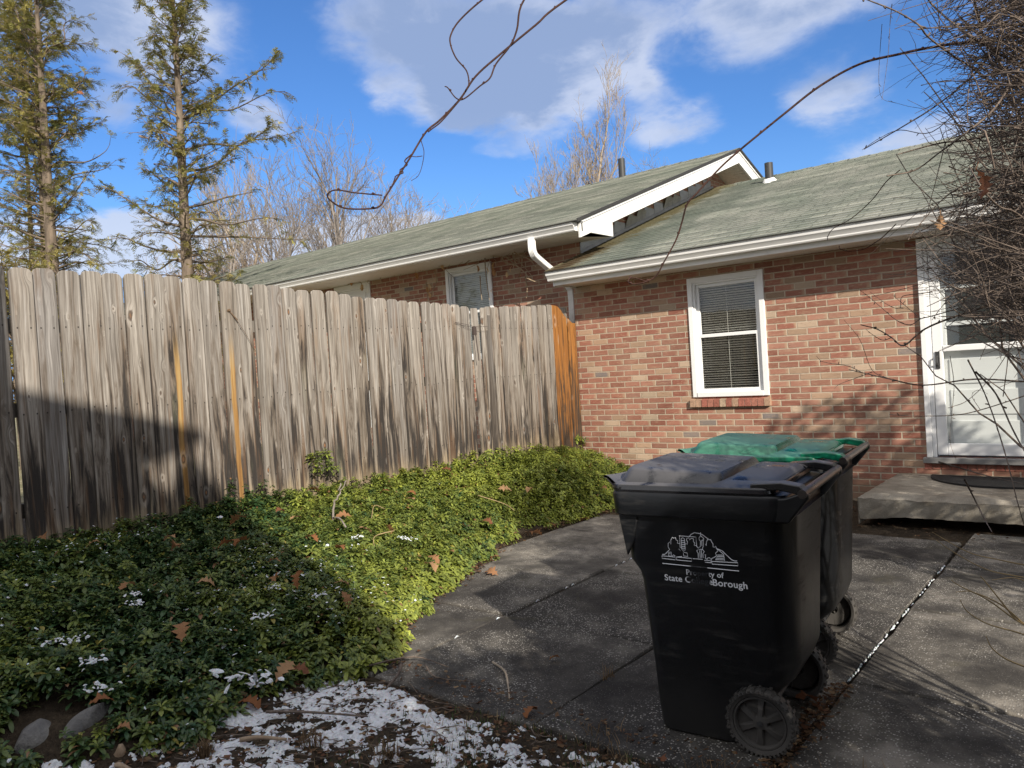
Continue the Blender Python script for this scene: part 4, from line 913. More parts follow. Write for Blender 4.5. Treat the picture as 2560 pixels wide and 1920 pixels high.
# ------------------------------------------------------------------ evergreen ground cover
rg = np.random.default_rng(12)
def leaf_template(L, W, up, droop):
    q = np.array([.0, .22, .55, .82, 1.0]); wd = np.array([.10, .42, .95, .86, .12]) * W / 2
    ang = up - droop * q; dx = np.diff(q) * L
    X = np.concatenate([[0], np.cumsum(dx * np.cos(ang[:-1]))]); Z = np.concatenate([[0], np.cumsum(dx * np.sin(ang[:-1]))])
    V = []
    for i in range(5): V += [(X[i], -wd[i], Z[i] + wd[i] * .35), (X[i], 0, Z[i]), (X[i], wd[i], Z[i] + wd[i] * .35)]
    F = [(3 * i + j, 3 * i + 3 + j, 3 * i + 4 + j, 3 * i + 1 + j) for i in range(4) for j in range(2)]
    return np.array(V), np.array(F)
def rosette(r):
    Vs = []; Fs = []; li = []; n = 0; k = 0
    a0 = r.random() * 6.28
    for whorl, (cnt, up, dr, L, z) in enumerate(((r.integers(4, 7), .75, 1.1, .043, .0), (r.integers(5, 8), .18, .95, .060, -.012), (r.integers(2, 5), -.15, .7, .058, -.045))):
        for i in range(cnt):
            V, F = leaf_template(L * r.uniform(.8, 1.2), L * r.uniform(.34, .46), up + r.normal(0, .18), dr * r.uniform(.6, 1.3))
            a = a0 + whorl * .5 + 6.283 * i / cnt + r.normal(0, .12); c, s = math.cos(a), math.sin(a)
            V = np.stack([V[:, 0] * c - V[:, 1] * s, V[:, 0] * s + V[:, 1] * c, V[:, 2] + z], 1)
            Vs.append(V); Fs.append(F + n); n += len(V); li.append(np.full(len(F), k)); k += 1
    return np.concatenate(Vs), np.concatenate(Fs), np.concatenate(li), k
TPL = [rosette(rg) for _ in range(14)]
cand = []
xs = rg.uniform(-.12, 2.5, 26000); ys = rg.uniform(-7.6, -.02, 26000)
e = edge_x(ys); fr = fbm(xs * 4, ys * 4)
near_wall = sstep(-.12, -.03, ys)
keep = (xs < e - .015 + (fr - .5) * .34) & (rg.random(26000) < .78) & ((xs > -.09) | (rg.random(26000) < .3)) & (rg.random(26000) > near_wall * .8)
keep &= ~((xs < .02) & (rg.random(26000) < .35))
keep &= ~((np.hypot(xs - 1.66, ys + 6.97) < .14) | (np.hypot(xs - 1.78, ys + 6.81) < .10) | (np.hypot(xs - 2.02, ys + 6.80) < .07))
xs, ys, fr = xs[keep], ys[keep], fr[keep]
Vs = []; Fs = []; Cs = []; n = 0; COVER = []
TUFT = [(-.02 + rg.normal(0, .04), -4.18 + rg.normal(0, .06), rg.uniform(.12, .30)) for _ in range(16)] + [(.05 + rg.normal(0, .04), -4.95 + rg.normal(0, .06), rg.uniform(.1, .2)) for _ in range(6)] + [(-.19 + rg.normal(0, .03), -.16 + rg.normal(0, .05), rg.uniform(.08, .22)) for _ in range(10)]
xs = np.concatenate([xs, [q[0] for q in TUFT]]); ys = np.concatenate([ys, [q[1] for q in TUFT]]); fr = np.concatenate([fr, np.full(len(TUFT), .5)]); HX = np.concatenate([np.zeros(len(xs) - len(TUFT)), [q[2] for q in TUFT]])
for x, y, f, hx in zip(xs, ys, fr, HX):
    V, F, li, k = TPL[rg.integers(len(TPL))]; ex_ = float(edge_x(y)) - x
    h = (.020 + .078 * float(sstep(-.02, .50, ex_)) + .10 * (f - .5) + rg.normal(0, .024)); s = rg.uniform(.52, 1.02)
    if x < .08: h += rg.uniform(0, .05)
    h += hx
    h *= 1 - .35 * float(sstep(-1.6, -.6, y))
    a = rg.random() * 6.28; c, sn = math.cos(a), math.sin(a); tx, ty = rg.normal(0, .2), rg.normal(0, .2)
    if ex_ < .2: tx += .5 * (1 - ex_ / .2)
    P = V * s; P = np.stack([P[:, 0] * c - P[:, 1] * sn, P[:, 0] * sn + P[:, 1] * c, P[:, 2]], 1)
    P[:, 2] += -P[:, 0] * tx - P[:, 1] * ty
    z0 = float(ground_z(x, y)) + h; P += (x, y, z0); COVER.append((x, y, z0))
    Vs.append(P); Fs.append(F + n); n += len(P)
    yel = np.clip(.14 + .34 * float(sstep(-5.9, -4.5, y + .5 * (x - .8))) + .9 * (fbm(x * 1.7 + 9, y * 1.7, 3) - .5) + rg.normal(0, .16) + .16 * sstep(.45, .05, ex_), 0, 1)  # sunlight painted in: leaves turned yellower where the sun falls
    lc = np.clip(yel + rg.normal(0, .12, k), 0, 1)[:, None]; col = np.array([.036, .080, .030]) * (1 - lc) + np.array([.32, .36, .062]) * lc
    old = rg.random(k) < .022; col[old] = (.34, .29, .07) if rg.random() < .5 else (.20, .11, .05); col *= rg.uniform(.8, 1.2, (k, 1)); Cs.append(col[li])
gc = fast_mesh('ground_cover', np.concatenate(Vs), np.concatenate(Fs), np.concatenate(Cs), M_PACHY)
tag(gc, 'dense evergreen pachysandra ground cover sloping down from the fence', 'ground cover', kind='stuff')
COVER = np.array(COVER)
# ------------------------------------------------------------------ snow: a broken sheet on the soil and dabs on the leaves
def sheet(x0, x1, y0, y1, st, thick, name):
    gx = np.arange(x0, x1, st); gy = np.arange(y0, y1, st); X, Y = np.meshgrid(gx, gy); T = thick(X, Y)
    Z = ground_z(X, Y) + np.maximum(T, -.004); ny, nx = X.shape; idx = np.arange(nx * ny).reshape(ny, nx)
    ok = ((T[:-1, :-1] > 0).astype(int) + (T[:-1, 1:] > 0) + (T[1:, 1:] > 0) + (T[1:, :-1] > 0)) > 1
    F = np.stack([idx[:-1, :-1], idx[:-1, 1:], idx[1:, 1:], idx[1:, :-1]], -1)[ok]; return np.stack([X, Y, Z], -1).reshape(-1, 3), F
def fedge(y): return np.interp(y, [-7.3, -6.85, -6.07, -5.63, -5.4], [1.55, 2.0, 1.98, 2.05, 2.25])
def thick(X, Y):
    n = fbm(X * 7 + 3, Y * 7, 5); fine = fbm(X * 34, Y * 34 + 5, 3)
    slabm = sstep(.0, .07, (-5.60 - .10 * np.sin(X * 5.) - .12 * sstep(2.6, 2.2, X)) - Y)            # not on the slabs
    left = sstep(-.12, .10, X - fedge(Y)); patch = sstep(3.9, 2.4, X) * .20 + sstep(4.6, 3.6, X) * .06 - sstep(3.1, 3.7, X) * .0
    t_ = (n + .95 * (fine - .5) + .5 * (fbm(X * 90, Y * 90, 2) - .5) - .715 + patch) * slabm * left - (1 - slabm) * .3 - (1 - left) * .3
    return np.clip(t_, -.05, .30) * .052
V1, F1 = sheet(1.6, 4.6, -7.4, -5.45, .0065, thick, 's')
Vd = [V1]; Fd = [F1]; n = len(V1)
def dab(p, rx, ry, h, a):
    global n
    k = 7; V = [(0, 0, h)]; 
    ring1 = []; c, s = math.cos(a), math.sin(a)
    jr = rg.uniform(.65, 1.3, k)
    for rr, zz in ((.6, h * .75), (1, 0)):
        for i in range(k):
            q = 6.283 * i / k; u, v = rx * rr * jr[i] * math.cos(q), ry * rr * jr[i] * math.sin(q); V.append((u * c - v * s, u * s + v * c, zz))
    F = [(0, 1 + i, 1 + (i + 1) % k, 0) for i in range(k)]; F2 = [(1 + i, 1 + k + i, 1 + k + (i + 1) % k, 1 + (i + 1) % k) for i in range(k)]
    tx_, ty_ = rg.normal(0, .35, 2); V = np.array(V); V[:, 2] += V[:, 0] * tx_ + V[:, 1] * ty_; Vd.append(V + p)
    for i in range(k): TR.append((n, n + 1 + i, n + 1 + (i + 1) % k))
    Fd.append(np.array(F2) + n); n += len(V)
TR = []
w_ = np.clip(sstep(-4.3, -6.4, COVER[:, 1]) * .5 + sstep(.44, .62, fbm(COVER[:, 0] * 2.2, COVER[:, 1] * 2.2 + 4)) * 1.2 - .35, 0, None); w_ *= sstep(-4.2, -5.6, COVER[:, 1]) + .012
pick = rg.choice(len(COVER), 900, p=w_ / w_.sum())
for i in pick:
    x, y, z = COVER[i]; r = rg.uniform(.0025, .0075) * (1.8 if rg.random() < .08 else 1)
    dab((x + rg.normal(0, .03), y + rg.normal(0, .03), z + rg.uniform(.005, .03)), r * rg.uniform(1, 2.2), r, r * .4, rg.random() * 6.28)
for (px_, py_, rr) in ((225, 1655, .045), (150, 1605, .04), (195, 1600, .03), (245, 1720, .045), (600, 1695, .075), (645, 1705, .06), (330, 1490, .03), (340, 1510, .035), (650, 1540, .04), (890, 1345, .03), (1005, 1345, .02), (1020, 1350, .035), (800, 1490, .03), (685, 1470, .03)):
    v_ = CF + CR * ((px_ - 1280) / FPX) - CU * ((py_ - 960) / FPX); tt = 2.0
    for _ in range(400):
        q = CAMP + v_ * tt
        if q[2] < float(ground_z(q[0], q[1])) + .165 * float(sstep(0, .2, edge_x(q[1]) - q[0])) + .01: break
        tt += .02
    for _ in range(16): dab(q + rg.normal(0, rr * .8, 3) * (1, 1, .2) + (0, 0, .006), rr * rg.uniform(.12, .42), rr * rg.uniform(.08, .24), .006, rg.random() * 6.28)
m_, t_ = mat('old_snow'); v_ = t_.obj()
fin(m_, t_, t_.ramp(t_.noise(v_, 60, 5), [(.28, (.40, .41, .43)), (.45, (.62, .64, .68)), (.68, (.80, .82, .86))]), .75, t_.bump(t_.noise(v_, 220, 4), .5, .006), .3, extra={'Subsurface Weight': .15}); M_SNOW = m_
Va = np.concatenate(Vd); Fa = np.concatenate(Fd).tolist() + [tuple(q) for q in TR]
mb = MB(); mb.v = [Va]; mb.f = [tuple(q) for q in Fa]; mb.c = [None] * len(Fa); mb.n = len(Va)
tag(mb.build('snow', M_SNOW, smooth=True), 'thin broken patches of old snow on the soil and leaves', 'snow', kind='stuff')
# snow left in the patio joint
mb = MB()
for i in range(70):
    y_ = rg.uniform(-5.0, -2.3); 
    if -3.2 < y_ < -2.75 and rg.random() < .6: continue
    s_ = rg.uniform(.006, .022); mb.tube([(4.224 + rg.normal(0, .003), y_ - s_, -.405), (4.226 + rg.normal(0, .003), y_, -.3985), (4.224, y_ + s_, -.405)], [.002, .0052, .002], 5)
for i in range(10):
    y_ = rg.uniform(-5.2, -2.6); mb.tube([(2.205, y_ - .02, -.408), (2.205, y_, -.401), (2.205, y_ + .02, -.408)], [.002, .005, .002], 5)
tag(mb.build('joint_snow', M_SNOW, smooth=True), 'line of old snow caught in the patio joints', 'snow', kind='stuff')

# ------------------------------------------------------------------ litter, grass, twigs, fallen leaves
Vs = []; Fs = []; Cs = []; n = 0
for i in range(11500):
    q = rg.random()
    if q < .62: x, y = rg.uniform(1.7, 4.9), rg.uniform(-7.2, -5.42)
    elif q < .80: y = rg.uniform(-5.6, -.6); x = edge_x(y) + abs(rg.normal(.0, .05)) - .04
    elif q < .9: x, y = rg.uniform(1.1, 5.2), rg.uniform(-1.55, -.05)
    else: x, y = 4.225 + rg.normal(0, .03), rg.uniform(-5.7, -4.6)
    if x < edge_x(y) - .12: continue
    onslab = y > -5.56
    if onslab and y < -1.6 and rg.random() < .35: continue
    z = max(float(ground_z(x, y)), -.397 if (onslab and y < -1.22) else -1) + .003 + rg.random() * .010 
    L = rg.uniform(.006, .030); W = L * rg.uniform(.25, .8); a = rg.random() * 6.28; c, s = math.cos(a), math.sin(a); b = rg.normal(0, .5) * L
    P = np.array([(-L, -W, b * .4), (L, -W * .5, b), (L * .9, W * .6, b * .3), (-L * .8, W, -b * .2)]) * .5
    P = np.stack([P[:, 0] * c - P[:, 1] * s, P[:, 0] * s + P[:, 1] * c, P[:, 2] + abs(b) * .3], 1) + (x, y, z)
    Vs.append(P); Fs.append(np.array([[0, 1, 2, 3]]) + n); n += 4
    Cs.append([np.array([(.10, .055, .03), (.17, .10, .055), (.05, .035, .025), (.24, .16, .09), (.14, .065, .035)][rg.integers(5)]) * rg.uniform(.7, 1.2)])
tag(fast_mesh('leaf_litter', np.concatenate(Vs), np.concatenate(Fs), np.concatenate(Cs), M_DRYLEAF), 'crumbled brown leaf litter on the soil and along the patio edge', 'leaf litter', kind='stuff')
Vs = []; Fs = []; Cs = []; n = 0
def blade(x, y, z, L, col, lean=.6):
    global n
    a = rg.random() * 6.28; w = .0022; d = np.array([math.cos(a), math.sin(a), 0]) * L * lean * rg.random(); s_ = np.array([-math.sin(a), math.cos(a), 0]) * w
    p = np.array([x, y, z]); up = np.array([0, 0, L]); P = [p - s_, p + s_, p + d * .35 + up * .6 + s_ * .7, p + d * .35 + up * .6 - s_ * .7, p + d + up * .9 + s_ * .1, p + d + up * .9 - s_ * .1]
    Vs.append(np.array(P)); Fs.append(np.array([[0, 1, 2, 3], [3, 2, 4, 5]]) + n); n += 6; Cs.append(np.tile(col, (2, 1)))
for i in range(5200):
    x, y = rg.uniform(2.5, 4.9), rg.uniform(-6.6, -5.5); d = fbm(x * 5, y * 5 + 2)
    if rg.random() > sstep(2.5, 3.3, x) * sstep(.38, .6, d) or y > -5.60 - .06 * math.sin(x * 5) - .12 * sstep(2.6, 2.2, x): continue
    blade(x, y, float(ground_z(x, y)) - .002, rg.uniform(.02, .055), np.array([.06, .095, .03]) * rg.uniform(.7, 1.4) if rg.random() < .62 else np.array([.26, .20, .11]) * rg.uniform(.6, 1.2), 1.0)
for (cx, cy, N, R0) in ((2.24, -6.55, 150, .035), (3.27, -5.05, 26, .03), (2.55, -6.25, 60, .05), (2.9, -6.15, 60, .06), (4.05, -5.62, 60, .08), (3.6, -5.62, 50, .12), (4.5, -5.5, 80, .25)):
    for i in range(N):
        a = rg.random() * 6.28; r = R0 * math.sqrt(rg.random()); x, y = cx + r * math.cos(a), cy + r * math.sin(a)
        blade(x, y, max(float(ground_z(x, y)), -.42), rg.uniform(.04, .085), np.array([.19, .13, .075]) * rg.uniform(.6, 1.3), 1.1)
tag(fast_mesh('grass', np.concatenate(Vs), np.concatenate(Fs), np.concatenate(Cs), M_DRYLEAF), 'short thin winter grass poking through the snow by the patio', 'grass', kind='stuff')
mb = MB(); rt_ = random.Random(8)
for i in range(430):
    x, y = rt_.uniform(1.9, 4.8), rt_.uniform(-7.0, -5.5)
    if x < edge_x(y) - .05 or (x > 3.4 and rt_.random() < .6): continue
    a = rt_.gauss(.45, .6); L = rt_.uniform(.04, .20) * (1 if x < 3 else .6); z = float(ground_z(x, y)) + .008 + rt_.random() * .012
    P = [np.array([x + math.cos(a) * L * q, y + math.sin(a) * L * q + math.sin(q * 5 + i) * .008, z + math.sin(q * 3 + i) * .006]) for q in (-.5, -.2, .15, .5)]
    mb.tube(P, [.0014, .0022, .002, .001], 4)
tag(mb.build('twig_litter', M_TWIG), 'scattered thin dark twigs lying on the snowy soil', 'twigs', kind='stuff')
# larger single sticks
def stick(pts, r, label, m=M_TWIG):
    mb = MB(); P = smooth_path(pts, 4); mb.tube(P, np.linspace(r, r * .55, len(P)), 6); o = mb.build('fallen_stick', m, smooth=True); tag(o, label, 'stick', 'sticks lying on the ground'); return o
stick([(2.16, -5.62, -.37), (2.30, -5.42, -.36), (2.52, -5.38, -.385)], .005, 'long thin stick at the lower corner of the ground cover')
stick([(2.66, -5.20, -.392), (2.80, -5.27, -.388), (2.93, -5.40, -.390), (3.02, -5.50, -.392)], .0062, 'curved grey stick lying alone on the patio slab', M_BARKP)
stick([(2.32, -5.52, -.36), (2.38, -5.60, -.375), (2.45, -5.74, -.38)], .010, 'short thick broken stick standing out of the snow')
stick([(2.42, -5.45, -.37), (2.55, -5.50, -.39), (2.72, -5.44, -.395)], .005, 'dark bent stick on the snow beside the slab edge')
stick([(2.15, -6.2, -.385), (2.35, -6.12, -.37), (2.6, -5.98, -.385)], .007, 'thick dark stick among litter at the bottom of the picture')
stick([(2.30, -6.42, -.385), (2.38, -6.38, -.37), (2.47, -6.31, -.385)], .011, 'stubby bark-covered stick on the snow', M_BARKT)
stick([(1.0, -4.35, -.02), (.98, -4.52, -.03), (1.10, -4.63, -.08)], .004, 'pale straw-coloured stick lying across the ground cover', M_STRAW)
stick([(.85, -3.25, .05), (1.08, -3.18, -.02), (1.22, -3.22, -.06)], .004, 'pale stick on the sunlit ground cover near the patio', M_STRAW)
stick([(.62, -4.1, .07), (.64, -4.22, .12), (.75, -4.35, .05)], .004, 'slim upright dry stem in the ground cover', M_STRAW)
mb = MB()      # old woody stem standing by the fence
P = smooth_path([(.55, -4.55, .06), (.53, -4.52, .18), (.57, -4.49, .25), (.56, -4.47, .33)], 4); P[1:-1] += np.random.default_rng(2).normal(0, .008, (len(P) - 2, 3)); mb.tube(P, np.linspace(.0095, .005, len(P)), 7); mb.tube(smooth_path([(.57, -4.49, .27), (.60, -4.47, .31), (.61, -4.46, .35)], 3), .004, 6)
mb.tube(smooth_path([(.55, -4.55, .08), (.72, -4.62, .10), (.86, -4.68, .06)], 3), .007, 6)
tag(mb.build('woody_stem', M_BARKG, smooth=True), 'knotted bare woody stem standing in the ground cover', 'stem')
LOBES = [(0, .02), (.10, .05), (.20, .20), (.27, .10), (.40, .30), (.50, .12), (.62, .34), (.72, .14), (.82, .22), (.90, .10), (1.0, .0)]
def oak_leaf_mesh(seed, L, c=None):
    r = random.Random(seed); V = []; F = []; k = len(LOBES)
    for i, (q, w) in enumerate(LOBES):
        z = .18 * L * math.sin(q * PI * r.uniform(.8, 1.2)) ; j = w * r.uniform(.85, 1.15)
        V += [(q * L, -j * L, z + abs(j) * L * r.uniform(.0, .55)), (q * L, 0, z), (q * L, j * L, z + abs(j) * L * r.uniform(.0, .55))]
    F = [(3 * i + j, 3 * i + 3 + j, 3 * i + 4 + j, 3 * i + 1 + j) for i in range(k - 1) for j in range(2)]
    mb = MB(); c = c or r.choice([(.27, .115, .05), (.33, .17, .085), (.20, .085, .045), (.40, .24, .13)]); mb.add(V, F, (*c, 1))
    mb.tube([(-.22 * L, 0, .01), (0, 0, 0)], .0012, 4, col=(*[x * .8 for x in c], 1))
    return mb, c
LM = []
def put_leaf(x, y, z, i, label, grp, L=.085, up=0):
    if len(LM) < 8: 
        mb, c = oak_leaf_mesh(len(LM) + 3, 1.0); o = mb.build('fallen_leaf', M_DRYLEAF, smooth=True); LM.append(o.data)
    else: o = bpy.data.objects.new('fallen_leaf', LM[i % 8]); COL.objects.link(o)
    o.scale = (L, L, L); o.location = (x, y, z); o.rotation_euler = (R_.gauss(0, .35) + up, R_.gauss(0, .35) - up, R_.uniform(0, 6.28))
    return tag(o, label, 'leaf', grp)
LP = [(410, 1365, 1), (575, 1325, 1), (440, 1375, 1), (545, 1385, 1), (665, 1420, 1), (690, 1290, 1), (795, 1365, 1), (725, 1310, 1), (215, 1385, 1), (340, 1475, 1), (690, 1465, 1), (745, 1485, 1), (455, 1620, 1), (725, 1690, 1), (590, 1760, 0), (690, 1720, 1), (835, 1470, 1), (855, 1490, 1),
      (965, 1320, 1), (860, 1385, 1), (1070, 1400, 1), (1205, 1310, 1), (975, 1235, 1), (930, 1345, 1), (1060, 1420, 1), (1225, 1405, 0), (1355, 1340, 0), (1475, 1300, 0), (1395, 1330, 0), (980, 1590, 0), (1015, 1240, 1), (1280, 1235, 1), (1330, 1230, 1), (880, 1300, 1), (280, 1850, 1), (290, 1770, 1),
      (1245, 1440, 0), (2050, 1770, 0), (1345, 1770, 0), (1010, 1260, 1), (540, 1480, 1), (115, 1360, 1), (1500, 1230, 1), (620, 1360, 1), (760, 1240, 1), (1100, 1180, 1)]
for i, (a, b, on) in enumerate(LP):
    v_ = CF + CR * ((a - 1280) / FPX) - CU * ((b - 960) / FPX); tt = 1.9
    for _ in range(900):
        q = CAMP + v_ * tt
        zc_ = max(float(ground_z(q[0], q[1])) + (.155 * float(sstep(0, .2, edge_x(q[1]) - q[0])) if on else .006), -.392 if (q[0] > edge_x(q[1]) and -5.6 < q[1] < -1.3) else -9)
        if q[2] < zc_: break
        tt += .01
    put_leaf(q[0], q[1], q[2] + (.028 if on else .006), i, 'curled brown oak leaf lying on the evergreen ground cover' if on else 'brown oak leaf lying on the bare ground beside the patio', 'oak leaves on the ground cover' if on else 'oak leaves off the ground cover', R_.uniform(.09, .145))
for i, (a, b, lb) in enumerate(((1372, 1652, 'small dark curled leaf lying alone in the middle of the patio'), (1650, 1900, 'reddish leaf beside the wheel of the black bin'))):
    v_ = CF + CR * ((a - 1280) / FPX) - CU * ((b - 960) / FPX); q = CAMP + v_ * ((-.395 - CAMP[2]) / v_[2]); o = put_leaf(q[0], q[1], -.392, 2 + i * 3, lb, None, .06); o.name = 'fallen_leaf'
# rocks and the old stub
def rock(c, s, seed, label):
    r = np.random.default_rng(seed); import bmesh
    bm = bmesh.new(); bmesh.ops.create_icosphere(bm, subdivisions=4, radius=1)
    P = r.normal(0, 1, (9, 3)); P /= np.linalg.norm(P, axis=1)[:, None]; dd = r.uniform(.62, .95, 9)
    for v in bm.verts:
        p = np.array(v.co); k = 1.0
        for a, b in zip(P, dd):
            if p @ a > b: p = p - a * (p @ a - b) * .92
        p *= 1 + .05 * (fbm(p[0] * 4 + seed, p[1] * 4 + p[2] * 3) - .5); v.co = p * s
    me = bpy.data.meshes.new('rock'); bm.to_mesh(me); bm.free(); o = bpy.data.objects.new('rock', me); COL.objects.link(o); o.location = c; o.rotation_euler = (0, .2, seed)
    me.materials.append(M_ROCK); sharp(o, 40); return tag(o, label, 'rock')
m_, t_ = mat('field_stone'); v_ = t_.obj(); n_ = t_.noise(v_, 3, 7, .68); fin(m_, t_, t_.ramp(n_, [(.3, (.10, .10, .105)), (.5, (.18, .175, .17)), (.7, (.28, .27, .25))]), .9, t_.bump(n_, .7, .1), .3); M_ROCK = m_
rock((1.655, -6.985, -.315), (.095, .072, .080), 2, 'rounded grey rock at the lower left edge of the ground cover')
rock((1.745, -6.80, -.30), (.125, .058, .070), 5, 'flat slanting grey rock beside the rounded one, edged with snow')
mb = MB(); mb.tube(smooth_path([(2.01, -6.80, -.43), (2.0, -6.80, -.39), (2.015, -6.79, -.355), (2.01, -6.785, -.325)], 3), [.036, .033, .030, .027, .026, .022, .020, .018, .013, .008], 9)
mb.tube(smooth_path([(2.03, -6.82, -.40), (2.09, -6.83, -.37), (2.13, -6.80, -.40)], 3), .012, 7)
tag(mb.build('broken_stump', M_BARKT, smooth=True), 'small split woody stump among leaves at the bottom left', 'stump')

# ------------------------------------------------------------------ conifers
def ptY(px, py, Y):
    v = CF + CR * ((px - 1280) / FPX) - CU * ((py - 960) / FPX); return CAMP + v * ((Y - CAMP[1]) / v[1])
class Spray:
    def __init__(s): s.V = []; s.F = []; s.C = []; s.n = 0
    def spray(s, p, d, L, r, col):
        """a drooping flat frond: short needle-clad branchlets either side of an axis"""
        d = d / np.linalg.norm(d); side = np.cross(d, [0, 0, 1.]); ns = np.linalg.norm(side); side = side / ns if ns > .05 else np.array([1., 0, 0])
        roll = r.normal(0, .5); upv = np.cross(side, d); side = side * math.cos(roll) + upv * math.sin(roll); k = max(3, int(L / .028))
        for i in range(k):
            q = (i + .5) / k; base = p + d * L * q + np.array([0, 0, -.35 * L * q * q])
            for sg in (1, -1):
                l = L * (.42 * (1 - q) + .12) * r.uniform(.7, 1.25); dd = d * .72 + side * sg * .75 + np.array([0, 0, -.25 + r.normal(0, .14)]); wv = np.cross(dd, upv); wv = wv / (np.linalg.norm(wv) + 1e-9) * .0125 * r.uniform(.7, 1.3)
                e = base + dd * l; m_ = base + dd * l * .5
                s.V.append([base - wv * .5, base + wv * .5, e + wv * .35, e - wv * .35]); s.F.append([s.n, s.n + 1, s.n + 2, s.n + 3]); s.n += 4; s.C.append(col * r.uniform(.65, 1.35))
    def build(s, name, parent): return fast_mesh(name, np.array(s.V).reshape(-1, 3), np.array(s.F), np.array(s.C), M_NEEDLE, parent)
def conifer(name, label, stems, rad_f, nb, zlo, ztop, seed, extra=(), dens=1.0, cat='tree', warm=.38):
    """stems: [(base xyz, lean xy, height, radius)]; rad_f(z): branch length"""
    r = np.random.default_rng(seed); b0 = stems[0][0]; rt = thing(name, label, cat, tuple(b0)); sp = Spray(); tb = MB(); br = Tubes(); axes = []
    for (b, ln, h, rr) in stems:
        P = [np.array(b) + np.array([ln[0] * q + .05 * math.sin(q * 7 + seed), ln[1] * q, h * q]) for q in np.linspace(0, 1, 14)]; axes.append((np.array(P), h, rr))
        tb.tube(P, [rr * (1 - q) ** 1.25 + .008 for q in np.linspace(0, 1, 14)], 10)
    def axis(a, z):
        P = axes[a][0]; return np.array([np.interp(z, P[:, 2], P[:, i]) for i in range(3)])
    def branch(p0, pts, r0, twig):
        P = smooth_path([p0] + pts, 5); n_ = len(P); br.tube(P, np.linspace(r0, .004, n_), 5, cap=False)
        seg = np.linalg.norm(np.diff(P, axis=0), axis=1); tot = seg.sum(); m = int(max(3, tot / .055 * twig))
        for j in range(m):
            q = .10 + .90 * (j + r.random()) / m; i = min(n_ - 2, int(q * (n_ - 1))); f = q * (n_ - 1) - i; p = P[i] * (1 - f) + P[i + 1] * f; d = P[i + 1] - P[i]; d /= np.linalg.norm(d) + 1e-9
            sd_ = np.cross(d, [0, 0, 1]); sd_ /= np.linalg.norm(sd_) + 1e-9; sg = 1 if r.random() < .5 else -1
            dd = d * r.uniform(.5, 1.0) + sd_ * sg * r.uniform(.3, 1.0) + np.array([0, 0, r.uniform(-.45, .35)]); Ls = r.uniform(.10, .30) * (1.15 - .5 * q) * (1.2 if tot > 1 else 1)
            e = p + dd / np.linalg.norm(dd) * Ls; br.tube([p, (p + e) / 2 + (0, 0, .01), e], [.006, .004, .003], 3, cap=False)
            w_ = warm + r.normal(0, .22); col = np.array([.17, .185, .060]) * (1 - w_) + np.array([.44, .36, .12]) * w_
            for _ in range(r.integers(2, 5)): sp.spray(p + (e - p) * r.uniform(.3, 1.0), dd + r.normal(0, .35, 3), r.uniform(.10, .19), r, np.clip(col, .015, 1))
    for i in range(nb):
        z = zlo + (ztop - zlo) * (i + r.random()) / nb; a = int(r.integers(len(stems)))
        if z > axes[a][0][-1, 2] - .15: a = 0
        p0 = axis(a, z); L = rad_f(z) * r.uniform(.55, 1.12); az = r.random() * 6.283; el = float(np.interp(z, [zlo, zlo + .35 * (ztop - zlo), ztop], [.12, .48, .95])) + r.normal(0, .2)
        d = np.array([math.cos(az) * math.cos(el), math.sin(az) * math.cos(el), math.sin(el)])
        pts = [p0 + d * L * .35 + r.normal(0, .03, 3), p0 + d * L * .7 + (0, 0, -.02 * L) + r.normal(0, .05, 3), p0 + d * L + (0, 0, -.10 * L) + r.normal(0, .06, 3)]
        branch(p0, pts, .010 + .012 * L, dens * (1.0 if z > zlo + .42 * (ztop - zlo) else .55))
    for (z, tgt, tw) in extra:
        p0 = axis(0, z); t_ = np.array(tgt); mid = (p0 + t_) / 2 + r.normal(0, .07, 3) + (0, 0, -.06); q1 = p0 * .75 + t_ * .25 + r.normal(0, .04, 3)
        branch(p0, [q1, mid, p0 * .2 + t_ * .8 + r.normal(0, .05, 3), t_], .028, tw)
    tb.build('trunk', M_BARKH, rt, smooth=True); br.build('branch', M_BARKH, rt); sp.build('foliage', rt)
    return rt
D1 = 13.2; b1 = pt(478, 800, D1); b1 = np.array([b1[0], b1[1], .1])
def P1(x, y, dd=0): return pt(x, y, D1 + dd)
zpx = lambda y, dist: pt(475, y, dist)[2]
ex1 = [(zpx(310, D1), P1(690, 140, .6), 1.25), (zpx(300, D1), P1(712, 228, -.4), .5), (zpx(380, D1), P1(685, 312, .5), 1.1), (zpx(430, D1), P1(742, 330, .8), .8), (zpx(270, D1), P1(315, 140, .3), 1.2), (zpx(300, D1), P1(312, 215, -.6), 1.0), (zpx(350, D1), P1(385, 310, -.5), .5),
       (zpx(570, D1), P1(262, 470, .2), 1.1), (zpx(625, D1), P1(270, 600, -.3), 1.0), (zpx(470, D1), P1(352, 425, .5), .9), (zpx(660, D1), P1(330, 655, .3), .6), (zpx(520, D1), P1(640, 480, .4), .30), (zpx(545, D1), P1(690, 545, -.5), .28), (zpx(590, D1), P1(760, 600, .2), .35), (zpx(640, D1), P1(570, 640, 0), .3), (zpx(450, D1), P1(600, 395, .3), .8)]
conifer('hemlock_tree', 'sparse single-trunked hemlock with long side branches, between the bare trees and the bigger hemlock', [(tuple(b1), (.08, .02), 10.4, .135)],
        lambda z: float(np.interp(z, [1.5, 3, 4.5, 5.5, 6.5, 7.5, 8.5, 10.5], [.95, .95, .85, .75, .85, .62, .52, .15])), 170, 2.0, 10.4, 3, ex1, 1.0)
D2 = 15.0; b2 = pt(142, 800, D2); b2 = np.array([b2[0], b2[1], .1]); b2b = pt(118, 800, D2 + .5); b2c = pt(88, 800, D2 + 1.2)
zpy = lambda y: pt(140, y, D2)[2]
